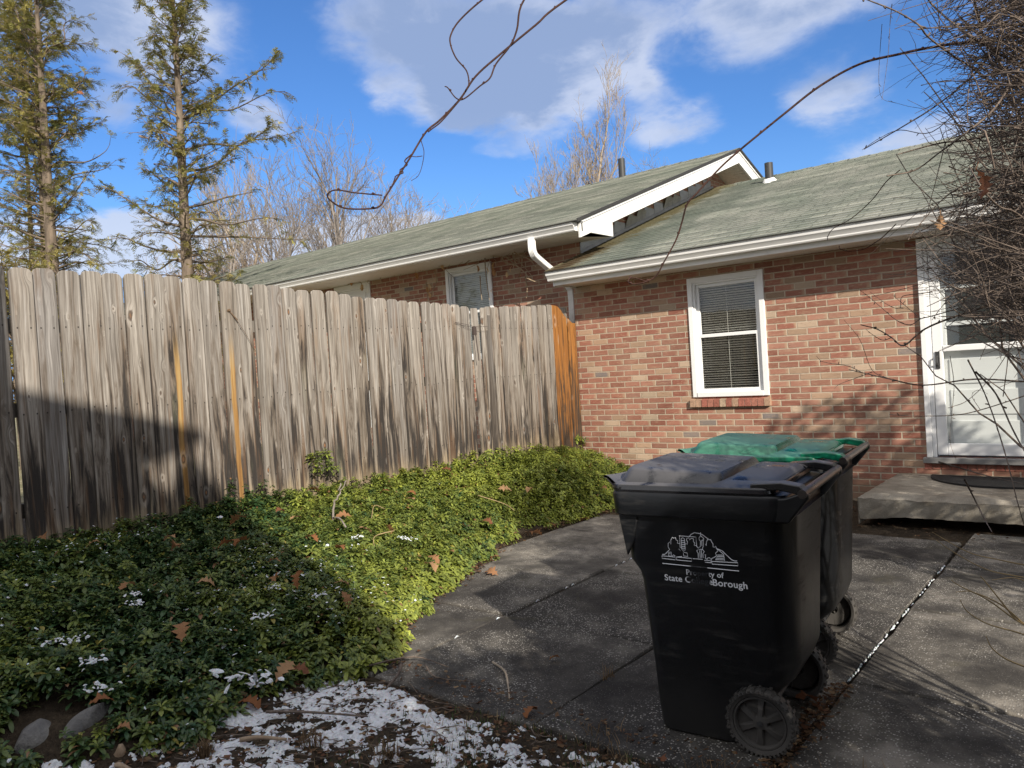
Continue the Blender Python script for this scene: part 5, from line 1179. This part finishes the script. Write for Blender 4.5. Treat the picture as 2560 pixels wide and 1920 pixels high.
def P2(x, y, dd=0): return pt(x, y, D2 + dd)
ex2 = [(zpy(560), P2(250, 405, .3), .5), (zpy(570), P2(235, 560, -.3), .6), (zpy(420), P2(275, 360, .2), .16), (zpy(350), P2(258, 302, .4), 1.0), (zpy(560), P2(-60, 480, .4), .9), (zpy(600), P2(250, 655, -.5), .7), (zpy(620), P2(-20, 600, .2), 1.0), (zpy(470), P2(290, 400, .4), .45), (zpy(250), P2(212, 175, .3), 1.0), (zpy(150), P2(200, 45, -.2), 1.1), (zpy(120), P2(10, 50, .2), 1.2), (zpy(350), P2(-30, 260, .2), 1.2)]
conifer('hemlock_tree', 'dense many-stemmed hemlock at the left edge behind the fence', [(tuple(b2), (-.15, .1), 11.6, .17), ((b2b[0], b2b[1], .1), (-.55, .35), 10.2, .12), ((b2c[0], b2c[1], .1), (-.35, .2), 9.2, .10)],
        lambda z: float(np.interp(z, [1.5, 3, 4.5, 6, 7.5, 9, 11.5], [1.35, 1.25, 1.1, 1.05, 1.0, .85, .2])), 400, 2.2, 11.5, 9, ex2, 1.0)
b3 = pt(28, 760, 11.0)
conifer('evergreen_shrub', 'low olive evergreen shrub just showing above the fence at the far left', [((b3[0], b3[1], .1), (0, 0), 2.75, .05)], lambda z: 1.0, 60, .9, 2.7, 14, (), 1.0, 'shrub', .55)
b4 = pt(455, 760, 12.0)
conifer('evergreen_shrub', 'small evergreen top peeping over the fence at the foot of the single-trunked hemlock', [((b4[0], b4[1], .1), (0, 0), 2.35, .04)], lambda z: .55, 34, .9, 2.35, 15, (), .9, 'shrub', .5)
# ------------------------------------------------------------------ bare trees beyond the roofs
def bare_tree(label, pxb, dist, ytop, spread, seed, m, up=.5, levels=5, r0=.13, stems=1, lean=0, kids=(4, 5), name='bare_tree'):
    r = np.random.default_rng(seed); top = pt(pxb, ytop, dist); base = np.array([top[0], top[1], .3]); H = top[2] - base[2]; rt = thing(name, label, 'tree', tuple(base)); mb = MB(); tw = Tubes()
    def grow(p, d, L, rad, lv):
        n = 5 if lv <= 2 else 3; P = [p]; dd = d.copy()
        for i in range(n):
            dd = dd + r.normal(0, .10 + .035 * lv, 3) + np.array([0, 0, up * .10]); dd /= np.linalg.norm(dd); P.append(P[-1] + dd * L / n)
        (mb if lv <= 1 else tw).tube(P, np.linspace(rad, rad * (.45 if lv else .25), n + 1), 6 if lv <= 1 else 3, cap=False)
        if lv >= levels: return
        k = r.integers(*kids) + (5 if lv == 0 else 0) - (1 if lv >= 3 else 0)
        for j in range(k):
            q = (.30 if lv == 0 else .22) + (.70 if lv == 0 else .76) * (j + r.random()) / k; i = min(n - 1, int(q * n)); f = q * n - i; p2 = P[i] * (1 - f) + P[i + 1] * f; ax = P[i + 1] - P[i]; ax /= np.linalg.norm(ax)
            s_ = np.cross(ax, r.normal(0, 1, 3)); s_ /= np.linalg.norm(s_); ang = r.uniform(.35, .95) * spread; d2 = ax * math.cos(ang) + s_ * math.sin(ang); d2[2] += up * .35; d2 /= np.linalg.norm(d2)
            grow(p2, d2, L * r.uniform(.42, .68) * (1.15 - .45 * q if lv == 0 else 1), max(rad * (.66 - .2 * q) * .78, .0085), lv + 1)
    for s in range(stems):
        d0 = np.array([lean + r.normal(0, .04) + (s * .22 - .11 * (stems - 1)) * .9, r.normal(0, .04), 1.0]); d0 = CR * d0[0] + np.array([0, 0, 1.0]) + CF * d0[1]; d0 /= np.linalg.norm(d0)
        grow(base, d0, H * (.70 - .04 * s), r0 * (1 - .15 * s), 0)
    mb.build('trunk', m, rt, smooth=True); tw.build('crown', m, rt); return rt
bare_tree('tallest pyramidal bare tan tree rising behind the brick house ridge', 1452, 36, 322, .46, 31, M_BARKP, 1.2, 5, .17, 1, 0, (4, 6))
bare_tree('narrow bare tree close left of the tallest pyramidal tree', 1385, 37, 425, .46, 32, M_BARKP, 1.1, 5, .11, 1, -.03, (4, 6))
bare_tree('rounded low bare tree to the right of the tallest pyramidal tree, beside the roof vent', 1560, 44, 440, .95, 33, M_BARKG, .7, 4, .12, 2, .02, (5, 7))
bare_tree('wide-crowned grey bare tree in the loop of the hanging vine', 842, 30, 395, .85, 34, M_BARKG, .75, 4, .12, 3, 0, (4, 6))
bare_tree('bare tree with a slender pale trunk just right of the vine loop', 968, 33, 470, 1.15, 35, M_BARKP, .25, 4, .10, 1, -.02, (5, 7))
bare_tree('bare pale twin-stemmed tree behind the roof, close beside the single-trunked hemlock', 618, 27, 425, .7, 36, M_BARKP, .8, 4, .11, 2, .02, (4, 6))
bare_tree('dark thin bare tree with crooked limbs, between the pale twin-stemmed and the wide-crowned trees', 700, 24, 430, .75, 37, M_BARKG, .6, 4, .08, 1, .02, (4, 6))
bare_tree('leaning dark bare tree crossing low behind the left end of the upper roof', 650, 22, 500, .7, 38, M_BARKG, .2, 4, .10, 1, -.75, (3, 5))
bare_tree('low pinkish bare thicket above the left tip of the upper roof', 570, 26, 600, 1.0, 39, M_BARKT, .6, 4, .05, 4, 0, (4, 6), 'bare_shrub')
# bird, and a dead leaf caught in the bigger hemlock
bp = pt(357, 342, 12.5); dv = CR * .96 - CU * .22; dv /= np.linalg.norm(dv); mb = MB()
P = [bp + dv * q for q in (-.085, -.066, -.05, -.02, .02, .05, .075, .10)]; mb.tube(P, [.002, .006, .017, .024, .022, .014, .008, .011], 10)
for sg in (1, -1): mb.add([bp + dv * -.03 + CF * .02 * sg + CU * .008, bp + dv * .02 + CF * .05 * sg + CU * .016, bp + dv * .085 + CF * .03 * sg - CU * .004, bp + dv * .03 + CF * .012 * sg - CU * .002], [(0, 1, 2, 3)])
tag(mb.build('bird', simple('bird_feathers', (.20, .15, .12), .8, .3, 60), smooth=True), 'small grey-brown bird gliding left of the single-trunked hemlock', 'bird')
bl, c_ = oak_leaf_mesh(77, .16); o = bl.build('dead_leaf', M_DRYLEAF); o.location = tuple(pt(190, 232, 14.2)); o.rotation_euler = (.9, .3, .6); tag(o, 'orange-brown dead leaf caught in the dense hemlock', 'leaf')

# ------------------------------------------------------------------ bare shrub at the right, and vines
r = np.random.default_rng(44); root = np.array([5.85, -5.35, -.42]); shr = thing('bare_shrub', 'big tangled bare shrub of dark twigs filling the right edge', 'shrub', tuple(root))
def limb(tgt, r0, bend=.35, r1=.0016):
    t_ = np.array(tgt); base = root + r.normal(0, .10, 3) * (1, 1, 0); mid = base * .5 + t_ * .5 + np.array([r.normal(0, .1), r.normal(0, .1), bend]); q1 = base * .8 + t_ * .2 + np.array([0, 0, bend * .9])
    P = smooth_path([base, q1, mid, t_], 7); P[2:-1] += r.normal(0, .010, (len(P) - 3, 3)); mb = MB(); mb.tube(P, np.linspace(r0, r1, len(P)), 7); mb.build('branch', M_TWIG, shr, smooth=True); return P
LIMB = [(2330, 20, 2.7), (2400, 120, 2.5), (2480, -60, 2.9), (2350, 320, 3.3), (2300, 470, 3.2), (2240, 385, 3.0), (2420, 560, 2.9), (2300, 640, 3.2), (2259, 862, 3.3), (2360, 820, 2.9), (2450, 935, 2.7), (2600, 300, 2.8), (2700, 0, 3.0), (2800, 500, 2.9), (2520, 760, 3.1), (2620, 900, 2.8),
        (2250, 120, 3.1), (2310, 230, 2.9), (2900, 200, 2.7), (3000, -200, 2.9), (2700, -300, 2.8), (3200, 300, 2.8)]
for (a, b, d_) in LIMB: limb(pt(a, b, d_), r.uniform(.007, .013), r.uniform(.1, .45))
mb = Tubes()
def twig(p, b, r0, side=3):
    m1 = b * .67 + p * .33 + r.normal(0, .022, 3); mid = b * .34 + p * .66 + r.normal(0, .022, 3); P = smooth_path([b, m1, mid, p], 2); rad = np.linspace(r0, r0 * .38, len(P)); mb.tube(P, rad, 4, cap=False)
    L = np.linalg.norm(p - b)
    for _ in range(side):
        i = r.integers(2, len(P)); d = P[i] - P[i - 1]; d /= np.linalg.norm(d); e = P[i] + (d * r.uniform(.3, 1) + r.normal(0, .55, 3)) * L * r.uniform(.12, .32)
        mb.tube([P[i], (P[i] + e) / 2 + r.normal(0, .006, 3), e], [r0 * .5, r0 * .42, r0 * .3], 3, cap=False)
    if r.random() < .5: mb.tube([p - (p - P[-2]) * .2, p], [r0 * .6, r0 * .75], 4)
xl = lambda y: np.interp(y, [-400, 0, 100, 200, 300, 400, 450, 550, 650, 760, 820, 900, 1000, 1400], [2300, 2285, 2300, 2290, 2325, 2330, 2345, 2300, 2265, 2285, 2360, 2400, 2520, 2700])
cnt = 0
while cnt < 2700:
    a, b = r.uniform(2230, 3350), r.uniform(-420, 1080); x0 = float(xl(b)) - 25
    pr = np.clip((a - x0) / 200, 0, 1) ** 1.3 * (1.0 if a < 2680 else .45)
    if b > 790: pr *= np.interp(b, [790, 830, 1000, 1080], [1, .20, .10, .05])
    if b < -250: pr *= .6
    if r.random() > pr: continue
    d_ = r.uniform(2.35, 4.0); p = pt(a, b, d_); ctr = np.array([5.75, -5.2, 0]) + r.normal(0, .45, 3); ctr[2] = p[2] + r.normal(-.22, .35)
    v = ctr - p; dl = np.linalg.norm(v); v /= dl
    if dl < .4 or v @ CR < -.1: continue
    bs = p + v * min(r.uniform(.22, .75), dl * .8) + np.array([0, 0, r.normal(0, .05)])
    twig(p, bs, r.uniform(.0013, .0040), int(r.integers(2, 5))); cnt += 1
TR_ = [([(2600, 190), (2545, 159), (2494, 132), (2457, 108), (2423, 88), (2369, 47), (2325, 5), (2300, -40)], 2.6, .0115), ([(2520, 240), (2430, 169), (2376, 135), (2319, 91), (2295, 61), (2238, 27), (2170, 0), (2110, -25)], 2.5, .0072), ([(2500, 150), (2457, 88), (2447, 44), (2435, 0), (2425, -60)], 2.7, .010), ([(2640, 70), (2560, 64), (2437, 61), (2349, 68), (2292, 73)], 2.6, .0066),
       ([(2540, 60), (2464, 152), (2417, 203), (2336, 267), (2261, 314), (2160, 373)], 2.8, .0068), ([(2600, 100), (2552, 165), (2525, 213), (2481, 277), (2413, 334), (2349, 381), (2288, 425), (2217, 440)], 2.4, .0080), ([(2520, 330), (2410, 351), (2349, 358), (2244, 386)], 2.7, .0075), ([(2620, 600), (2560, 547), (2531, 527), (2498, 516), (2457, 473), (2423, 415)], 2.2, .0072), ([(2640, 420), (2500, 430), (2380, 480), (2300, 560), (2270, 600)], 2.8, .006), ([(2640, 760), (2540, 700), (2440, 640), (2350, 600)], 2.5, .0075), ([(2600, 560), (2520, 640), (2430, 730), (2370, 770)], 2.6, .006), ([(2640, 960), (2560, 954), (2436, 948), (2309, 963), (2223, 947), (2156, 932), (2122, 924)], 3.2, .0065), ([(2156, 932), (2120, 915), (2060, 905), (2040, 890)], 3.22, .003), ([(2223, 947), (2180, 925), (2150, 850), (2110, 800)], 3.25, .0028), ([(2180, 930), (2140, 945), (2100, 960), (2085, 972)], 3.2, .0028),
       ([(2640, 700), (2480, 760), (2361, 801), (2305, 827), (2259, 864), (2229, 844), (2193, 823), (2152, 812)], 3.2, .0085), ([(2229, 844), (2205, 850), (2175, 832), (2165, 823)], 3.2, .003),
       ([(2400, 770), (2330, 790), (2302, 797), (2276, 812), (2242, 801), (2201, 767), (2171, 741), (2145, 722)], 3.15, .0038), ([(2330, 730), (2290, 735), (2255, 742), (2250, 770), (2225, 765), (2195, 745), (2175, 730)], 3.1, .003), ([(2302, 797), (2270, 770), (2240, 745), (2232, 738)], 3.1, .0028),
       ([(2640, 960), (2560, 990), (2451, 1025), (2384, 1038), (2287, 1040), (2223, 1036)], 3.0, .0042), ([(2451, 1025), (2430, 990), (2445, 975), (2470, 985)], 3.0, .002), ([(2600, 760), (2540, 850), (2480, 940), (2420, 1000), (2370, 1020)], 2.9, .004),
       ([(2420, 900), (2460, 980), (2490, 1060), (2520, 1160), (2545, 1260), (2575, 1360)], 2.3, .0042), ([(2440, 930), (2490, 985), (2530, 1070), (2570, 1140), (2620, 1190)], 2.2, .0058), ([(2375, 890), (2385, 960), (2380, 1030), (2375, 1100), (2390, 1150)], 3.0, .0022),
       ([(2347, 1155), (2400, 1170), (2470, 1190), (2560, 1210), (2640, 1225)], 2.6, .0045), ([(2412, 1200), (2435, 1245), (2460, 1295), (2480, 1330)], 2.2, .005), ([(2620, 640), (2500, 650), (2420, 690), (2360, 760), (2330, 800)], 3.1, .005),
       ([(2230, 10), (2225, 60), (2220, 140), (2205, 250)], 2.6, .0022), ([(2205, 60), (2200, 130), (2197, 200), (2205, 245), (2240, 258)], 2.9, .0018), ([(2360, 500), (2310, 520), (2260, 560), (2225, 590), (2150, 660)], 3.3, .0026), ([(2420, 250), (2330, 330), (2250, 325), (2200, 345), (2155, 375)], 3.0, .0035)]
for pl, d_, r0 in TR_:
    P = smooth_path([pt(a, b, d_ + .12 * math.sin(i * 1.3)) for i, (a, b) in enumerate(pl)], 5); mb.tube(P, np.linspace(r0 * .62, r0 * .25, len(P)), 5)
    for i in range(3, len(P) - 1, 4): mb.tube([P[i], P[i] + r.normal(0, .006, 3)], [r0 * .6, r0 * .4])
tm = mb.build('twig_mass', M_TWIG, shr, 4); tm['kind'] = 'stuff'
dst = thing('dry_plant', 'pale straw-coloured dry stems arching in over the patio at the lower right', 'plant', tuple(pt(2660, 1640, 2.1)))
for pl, d_ in (([(2600, 1580), (2540, 1550), (2470, 1500), (2400, 1465), (2378, 1450)], 2.1), ([(2600, 1600), (2540, 1580), (2470, 1560), (2420, 1530), (2400, 1500)], 2.15), ([(2540, 1550), (2500, 1500), (2460, 1450), (2450, 1440)], 2.1), ([(2600, 1680), (2520, 1650), (2480, 1620), (2465, 1590)], 2.0), ([(2600, 1450), (2540, 1440), (2470, 1425), (2400, 1390), (2340, 1350)], 2.5), ([(2600, 1420), (2500, 1400), (2420, 1380), (2330, 1330)], 2.55), ([(2600, 1470), (2540, 1445), (2480, 1450)], 2.4), ([(2560, 1560), (2500, 1510), (2430, 1480), (2390, 1480)], 2.1)):
    P = smooth_path([pt(a, b, d_) for a, b in pl], 5); mb = MB(); mb.tube(P, np.linspace(.0026, .0009, len(P)), 4); mb.build('stem', M_STRAW, dst)
for i, (a, b, d_, L) in enumerate(((2440, 445, 1.9, .075), (2350, 557, 2.4, .05))):
    bl, c_ = oak_leaf_mesh(90 + i, L); o = bl.build('hanging_leaf', M_DRYLEAF); o.location = tuple(pt(a, b - 22, d_)); o.rotation_euler = (.2, 1.4, .9 + i); tag(o, ['large curled brown leaf hanging in the bare shrub', 'small orange-brown leaf hanging at the shrub edge by the gutter'][i], 'leaf')
def vine(paths, label, name='vine'):
    mb = MB()
    for pl, d0, d1, r0, r1 in paths:
        P = smooth_path([pt(a, b, d0 + (d1 - d0) * i / (len(pl) - 1)) for i, (a, b) in enumerate(pl)], 6); mb.tube(P, np.linspace(r0, r1, len(P)), 7)
        for i in range(4, len(P) - 2, 9): mb.lathe([(0, -r0 * 1.6), (r0 * 1.25, 0), (0, r0 * 1.8)], P[i] + CU * r0 * .6, P[i + 1] - P[i] + CU * .002, 6)
    return tag(mb.build(name, M_VINE, smooth=True), label, 'vine')
vine([([(2950, -120), (2650, -330), (2300, -420), (2000, -370), (1750, -225), (1415, 0), (1340, 62), (1255, 132), (1190, 190), (1150, 248), (1100, 300), (1065, 330), (1025, 395), (990, 450), (965, 490), (950, 515), (920, 522), (860, 520), (825, 500), (820, 485), (840, 475), (890, 482), (955, 488)], 2.5, 2.3, .0040, .0021),
      ([(1620, -160), (1400, -90), (1310, 0), (1292, 75), (1275, 115), (1240, 160), (1225, 195), (1200, 215), (1160, 247), (1140, 245), (1120, 220), (1112, 216)], 2.45, 2.38, .0036, .0016), ([(1420, -130), (1290, -60), (1205, 0), (1150, 50), (1128, 85), (1126, 110), (1140, 145), (1165, 175), (1172, 200), (1171, 218)], 2.4, 2.38, .0030, .0020),
      ([(1150, 250), (1105, 302), (1080, 322), (1070, 330)], 2.36, 2.36, .0022, .0022), ([(1071, 322), (1055, 345), (1053, 352), (1060, 380), (1055, 415), (1045, 440), (1028, 452)], 2.33, 2.33, .0014, .0008), ([(1056, 390), (1040, 392), (1025, 390)], 2.33, 2.33, .0012, .0012),
      ([(1030, 385), (1012, 402), (1018, 412), (1000, 425), (1008, 432), (990, 440), (982, 462), (974, 470)], 2.32, 2.3, .0020, .0016)], 'dark reddish vine hanging across the sky and curling into a loop')
vine([([(2560, 90), (2420, 105), (2320, 120), (2250, 135), (2150, 160), (2050, 215), (1960, 285), (1880, 350), (1850, 375), (1800, 420), (1745, 480), (1718, 510), (1705, 555), (1690, 600), (1660, 655), (1640, 690), (1610, 706), (1580, 710), (1570, 702), (1582, 694), (1615, 703)], 3.0, 3.4, .0056, .0022)], 'long vine tendril arching from the shrub down over the low roof gutter')
vine([([(2250, 425), (2215, 455), (2180, 500), (2130, 545), (2085, 570), (2070, 590), (2069, 600)], 3.3, 3.5, .0024, .0014), ([(2240, 560), (2210, 590), (2190, 605), (2170, 618), (2150, 625), (2120, 628), (2100, 622), (2098, 614)], 3.3, 3.4, .0022, .0012)], 'thin tendrils hanging over the gutter left of the shrub')
# dried creeper under the tall eave
mb = MB(); r = np.random.default_rng(6); crp = thing('dried_creeper', 'dried creeper with tan leaves hanging under the upper gutter', 'vine', (-2.2, .15, 2.6))
for pl, Y in (([(880, 700), (960, 672), (1040, 655), (1120, 645), (1200, 632), (1280, 628)], .10), ([(1020, 660), (1090, 640), (1150, 642), (1230, 640), (1290, 650), (1330, 690)], .02), ([(1085, 678), (1092, 700), (1080, 730), (1078, 745)], .12), ([(1212, 640), (1214, 680), (1218, 715), (1224, 750)], .05), ([(1065, 705), (1068, 730), (1070, 750)], .1), ([(1200, 690), (1202, 725), (1205, 750)], .05), ([(1255, 640), (1262, 655), (1300, 670), (1330, 705)], -.05), ([(1265, 642), (1310, 680), (1328, 702)], -.05),
              ([(1285, 630), (1300, 638), (1325, 650), (1340, 668)], -.1), ([(1282, 632), (1290, 660), (1310, 680)], -.05), ([(1313, 690), (1318, 720), (1316, 745)], -.02), ([(1316, 695), (1340, 705), (1354, 704)], -.1), ([(880, 700), (900, 690), (930, 680)], .05), ([(1305, 640), (1304, 665), (1298, 690)], -.05), ([(870, 712), (900, 705), (905, 720)], .1)):
    P = smooth_path([ptY(a, b, Y + r.normal(0, .02)) for a, b in pl], 4); mb.tube(P, np.linspace(.009, .0045, len(P)), 5)
for i in range(60):
    a = r.uniform(880, 1330); b = np.interp(a, [880, 1100, 1330], [695, 652, 636]) + r.normal(0, 6); p = ptY(a, b, .08); mb.tube([p, p + r.normal(0, .07, 3) * (1, .4, .6), p + r.normal(0, .14, 3) * (1, .4, .6)], [.005, .004, .0025], 3, cap=False)
mb.build('stem', simple('creeper_stem', (.34, .26, .17), .85, .3, 20), crp)
for i, (a, b) in enumerate(((1024, 668), (1039, 686), (1104, 662), (1111, 665), (1192, 668), (1214, 672), (1236, 660), (1231, 674), (1266, 684), (1240, 726), (1066, 722), (1072, 714), (1069, 736), (1297, 683), (1281, 668), (905, 715), (880, 708))):
    bl, c_ = oak_leaf_mesh(120 + i, r.uniform(.085, .125), [(.62, .42, .22), (.50, .28, .13), (.70, .52, .30)][i % 3]); o = bl.build('leaf', M_DRYLEAF, crp); p = ptY(a, b - 5, .04); o.parent = crp; o.matrix_parent_inverse = Matrix.Translation(-crp.location); o.location = tuple(p); o.rotation_euler = (r.normal(0, .4), 1.35 + r.normal(0, .25), r.uniform(0, 6.3))
# ------------------------------------------------------------------ unseen shade casters: house behind the camera, with annex and bushes added
C0 = np.array([7.87, -10.1]); A_ = np.array([-.65, -.76]); A_ /= np.linalg.norm(A_); B_ = np.array([A_[1] * -1, A_[0]]); B_ = -B_ if B_ @ np.array([.76, -.65]) < 0 else B_
nh = thing('neighbour_house', 'brick house behind the camera whose roof shades the lower left', 'house', (C0[0], C0[1], -.4))
def XY(a, b, z): q = C0 + A_ * a + B_ * b; return (q[0], q[1], z)
ZT = 5.22; mb = MB(); mb.add([XY(.35, .4, -.6), XY(11, .4, -.6), XY(11, 7, -.6), XY(.35, 7, -.6), XY(.35, .4, ZT), XY(11, .4, ZT), XY(11, 7, ZT), XY(.35, 7, ZT)], [(0, 1, 5, 4), (1, 2, 6, 5), (2, 3, 7, 6), (3, 0, 4, 7)])
mb.add([XY(.35, .4, ZT), XY(.35, 7, ZT), XY(.35, 3.7, ZT + 1.2), XY(11, .4, ZT), XY(11, 7, ZT), XY(11, 3.7, ZT + 1.2)], [(0, 1, 2), (3, 5, 4)]); mb.build('wall', M_BRICK, nh)
mb = MB(); 
for s0, s1 in ((0, 3.7), (7.4, 3.7)):
    z0 = ZT - .02; mb.add([XY(0, s0, z0), XY(11.3, s0, z0), XY(11.3, s1, ZT + 1.32), XY(0, s1, ZT + 1.32), XY(0, s0, z0 + .08), XY(11.3, s0, z0 + .08), XY(11.3, s1, ZT + 1.40), XY(0, s1, ZT + 1.40)], [(0, 1, 2, 3), (4, 7, 6, 5), (0, 4, 5, 1), (0, 3, 7, 4), (1, 5, 6, 2)])
mb.build('roof', M_ROOFLOW, nh)
mb = MB(); mb.add([XY(.35, .45, -.6), XY(-1.02, .45, -.6), XY(-1.02, .45, 3.46), XY(.35, .45, 5.16), XY(.35, 3.2, -.6), XY(-1.02, 3.2, -.6), XY(-1.02, 3.2, 3.46), XY(.35, 3.2, 5.16)], [(0, 1, 2, 3), (4, 7, 6, 5), (1, 5, 6, 2)]); mb.build('shade_lean_to', M_BRICK, nh)  # lean-to and its roof added to slope the shadow edge
mb = MB(); mb.add([XY(.1, .2, 4.98), XY(-1.10, .2, 3.38), XY(-1.10, 3.4, 3.38), XY(.1, 3.4, 4.98), XY(.1, .2, 5.24), XY(-1.10, .2, 3.50), XY(-1.10, 3.4, 3.50), XY(.1, 3.4, 5.24)], [(0, 1, 2, 3), (4, 7, 6, 5), (0, 4, 5, 1), (1, 5, 6, 2)]); mb.build('shade_lean_to_roof', M_ROOFLOW, nh)
mb = MB(); V = [XY(a, b, z) for a in (1.04, 1.9) for b in (.0, .75) for z in (-.5, 6.55)]; mb.add(V, [(0, 1, 3, 2), (4, 6, 7, 5), (0, 4, 5, 1), (2, 3, 7, 6), (1, 5, 7, 3)]); mb.build('shade_chimney', M_BRICK, nh)  # chimney added to shade the leftmost fence boards
def bush_block(name, label, ctr, size, nleaf, seed, L=.07):
    r = np.random.default_rng(seed); rt = thing(name, label, 'shrub', (ctr[0], ctr[1], -.42)); V = []; F = []; C = []; n = 0
    P = r.normal(0, 1, (nleaf, 3)); P /= np.linalg.norm(P, axis=1)[:, None]; P *= r.uniform(.25, 1, (nleaf, 1)) ** .5; P *= 1 + .25 * (fbm(P[:, 0] * 3 + seed, P[:, 1] * 3 + P[:, 2] * 2)[:, None] - .5)
    P = P * np.array(size) / 2 + np.array(ctr); P[:, 2] = np.maximum(P[:, 2], -.35); d = r.normal(0, 1, (nleaf, 3)); d /= np.linalg.norm(d, axis=1)[:, None]; s_ = np.cross(d, r.normal(0, 1, (nleaf, 3))); s_ /= np.linalg.norm(s_, axis=1)[:, None]
    V = np.stack([P - s_ * L * .3, P + d * L * .5 , P + d * L * .0 + s_ * L * .3, P - d * L * .5], 1).reshape(-1, 3); F = np.arange(4 * nleaf).reshape(-1, 4); C = np.array([.05, .075, .025]) * r.uniform(.6, 1.4, (nleaf, 1)); fast_mesh('foliage', V, F, C, M_NEEDLE, rt)
    mb = MB()
    for k in range(6): mb.tube(smooth_path([(ctr[0] + r.normal(0, .06), ctr[1] + r.normal(0, .06), -.45), tuple(np.array(ctr) * (1, 1, .5) + r.normal(0, .15, 3)), tuple(np.array(ctr) + r.normal(0, .4, 3) * np.array(size) * .4)], 4), [.025, .022, .02, .018, .016, .012, .010, .008, .006], 6)
    mb.build('trunk', M_BARKG, rt); return rt
bush_block('shade_bush', 'dense evergreen bush added outside the frame to shade the ground, to the right of the camera', (7.1, -8.05, .85), (1.7, 1.5, 2.75), 11000, 51, .09)  # unseen bushes added to throw shade on ground, wall and bins
bush_block('shade_bush', 'evergreen bush added outside the frame to shade the lower wall, beside the door', (7.55, -3.2, 1.25), (2.7, 2.4, 4.1), 15000, 54, .09)
bush_block('shade_bush', 'dense evergreen bush added outside the frame to shade the bins, on their right', (6.75, -6.75, .9), (1.5, 1.3, 2.9), 11000, 52, .09)
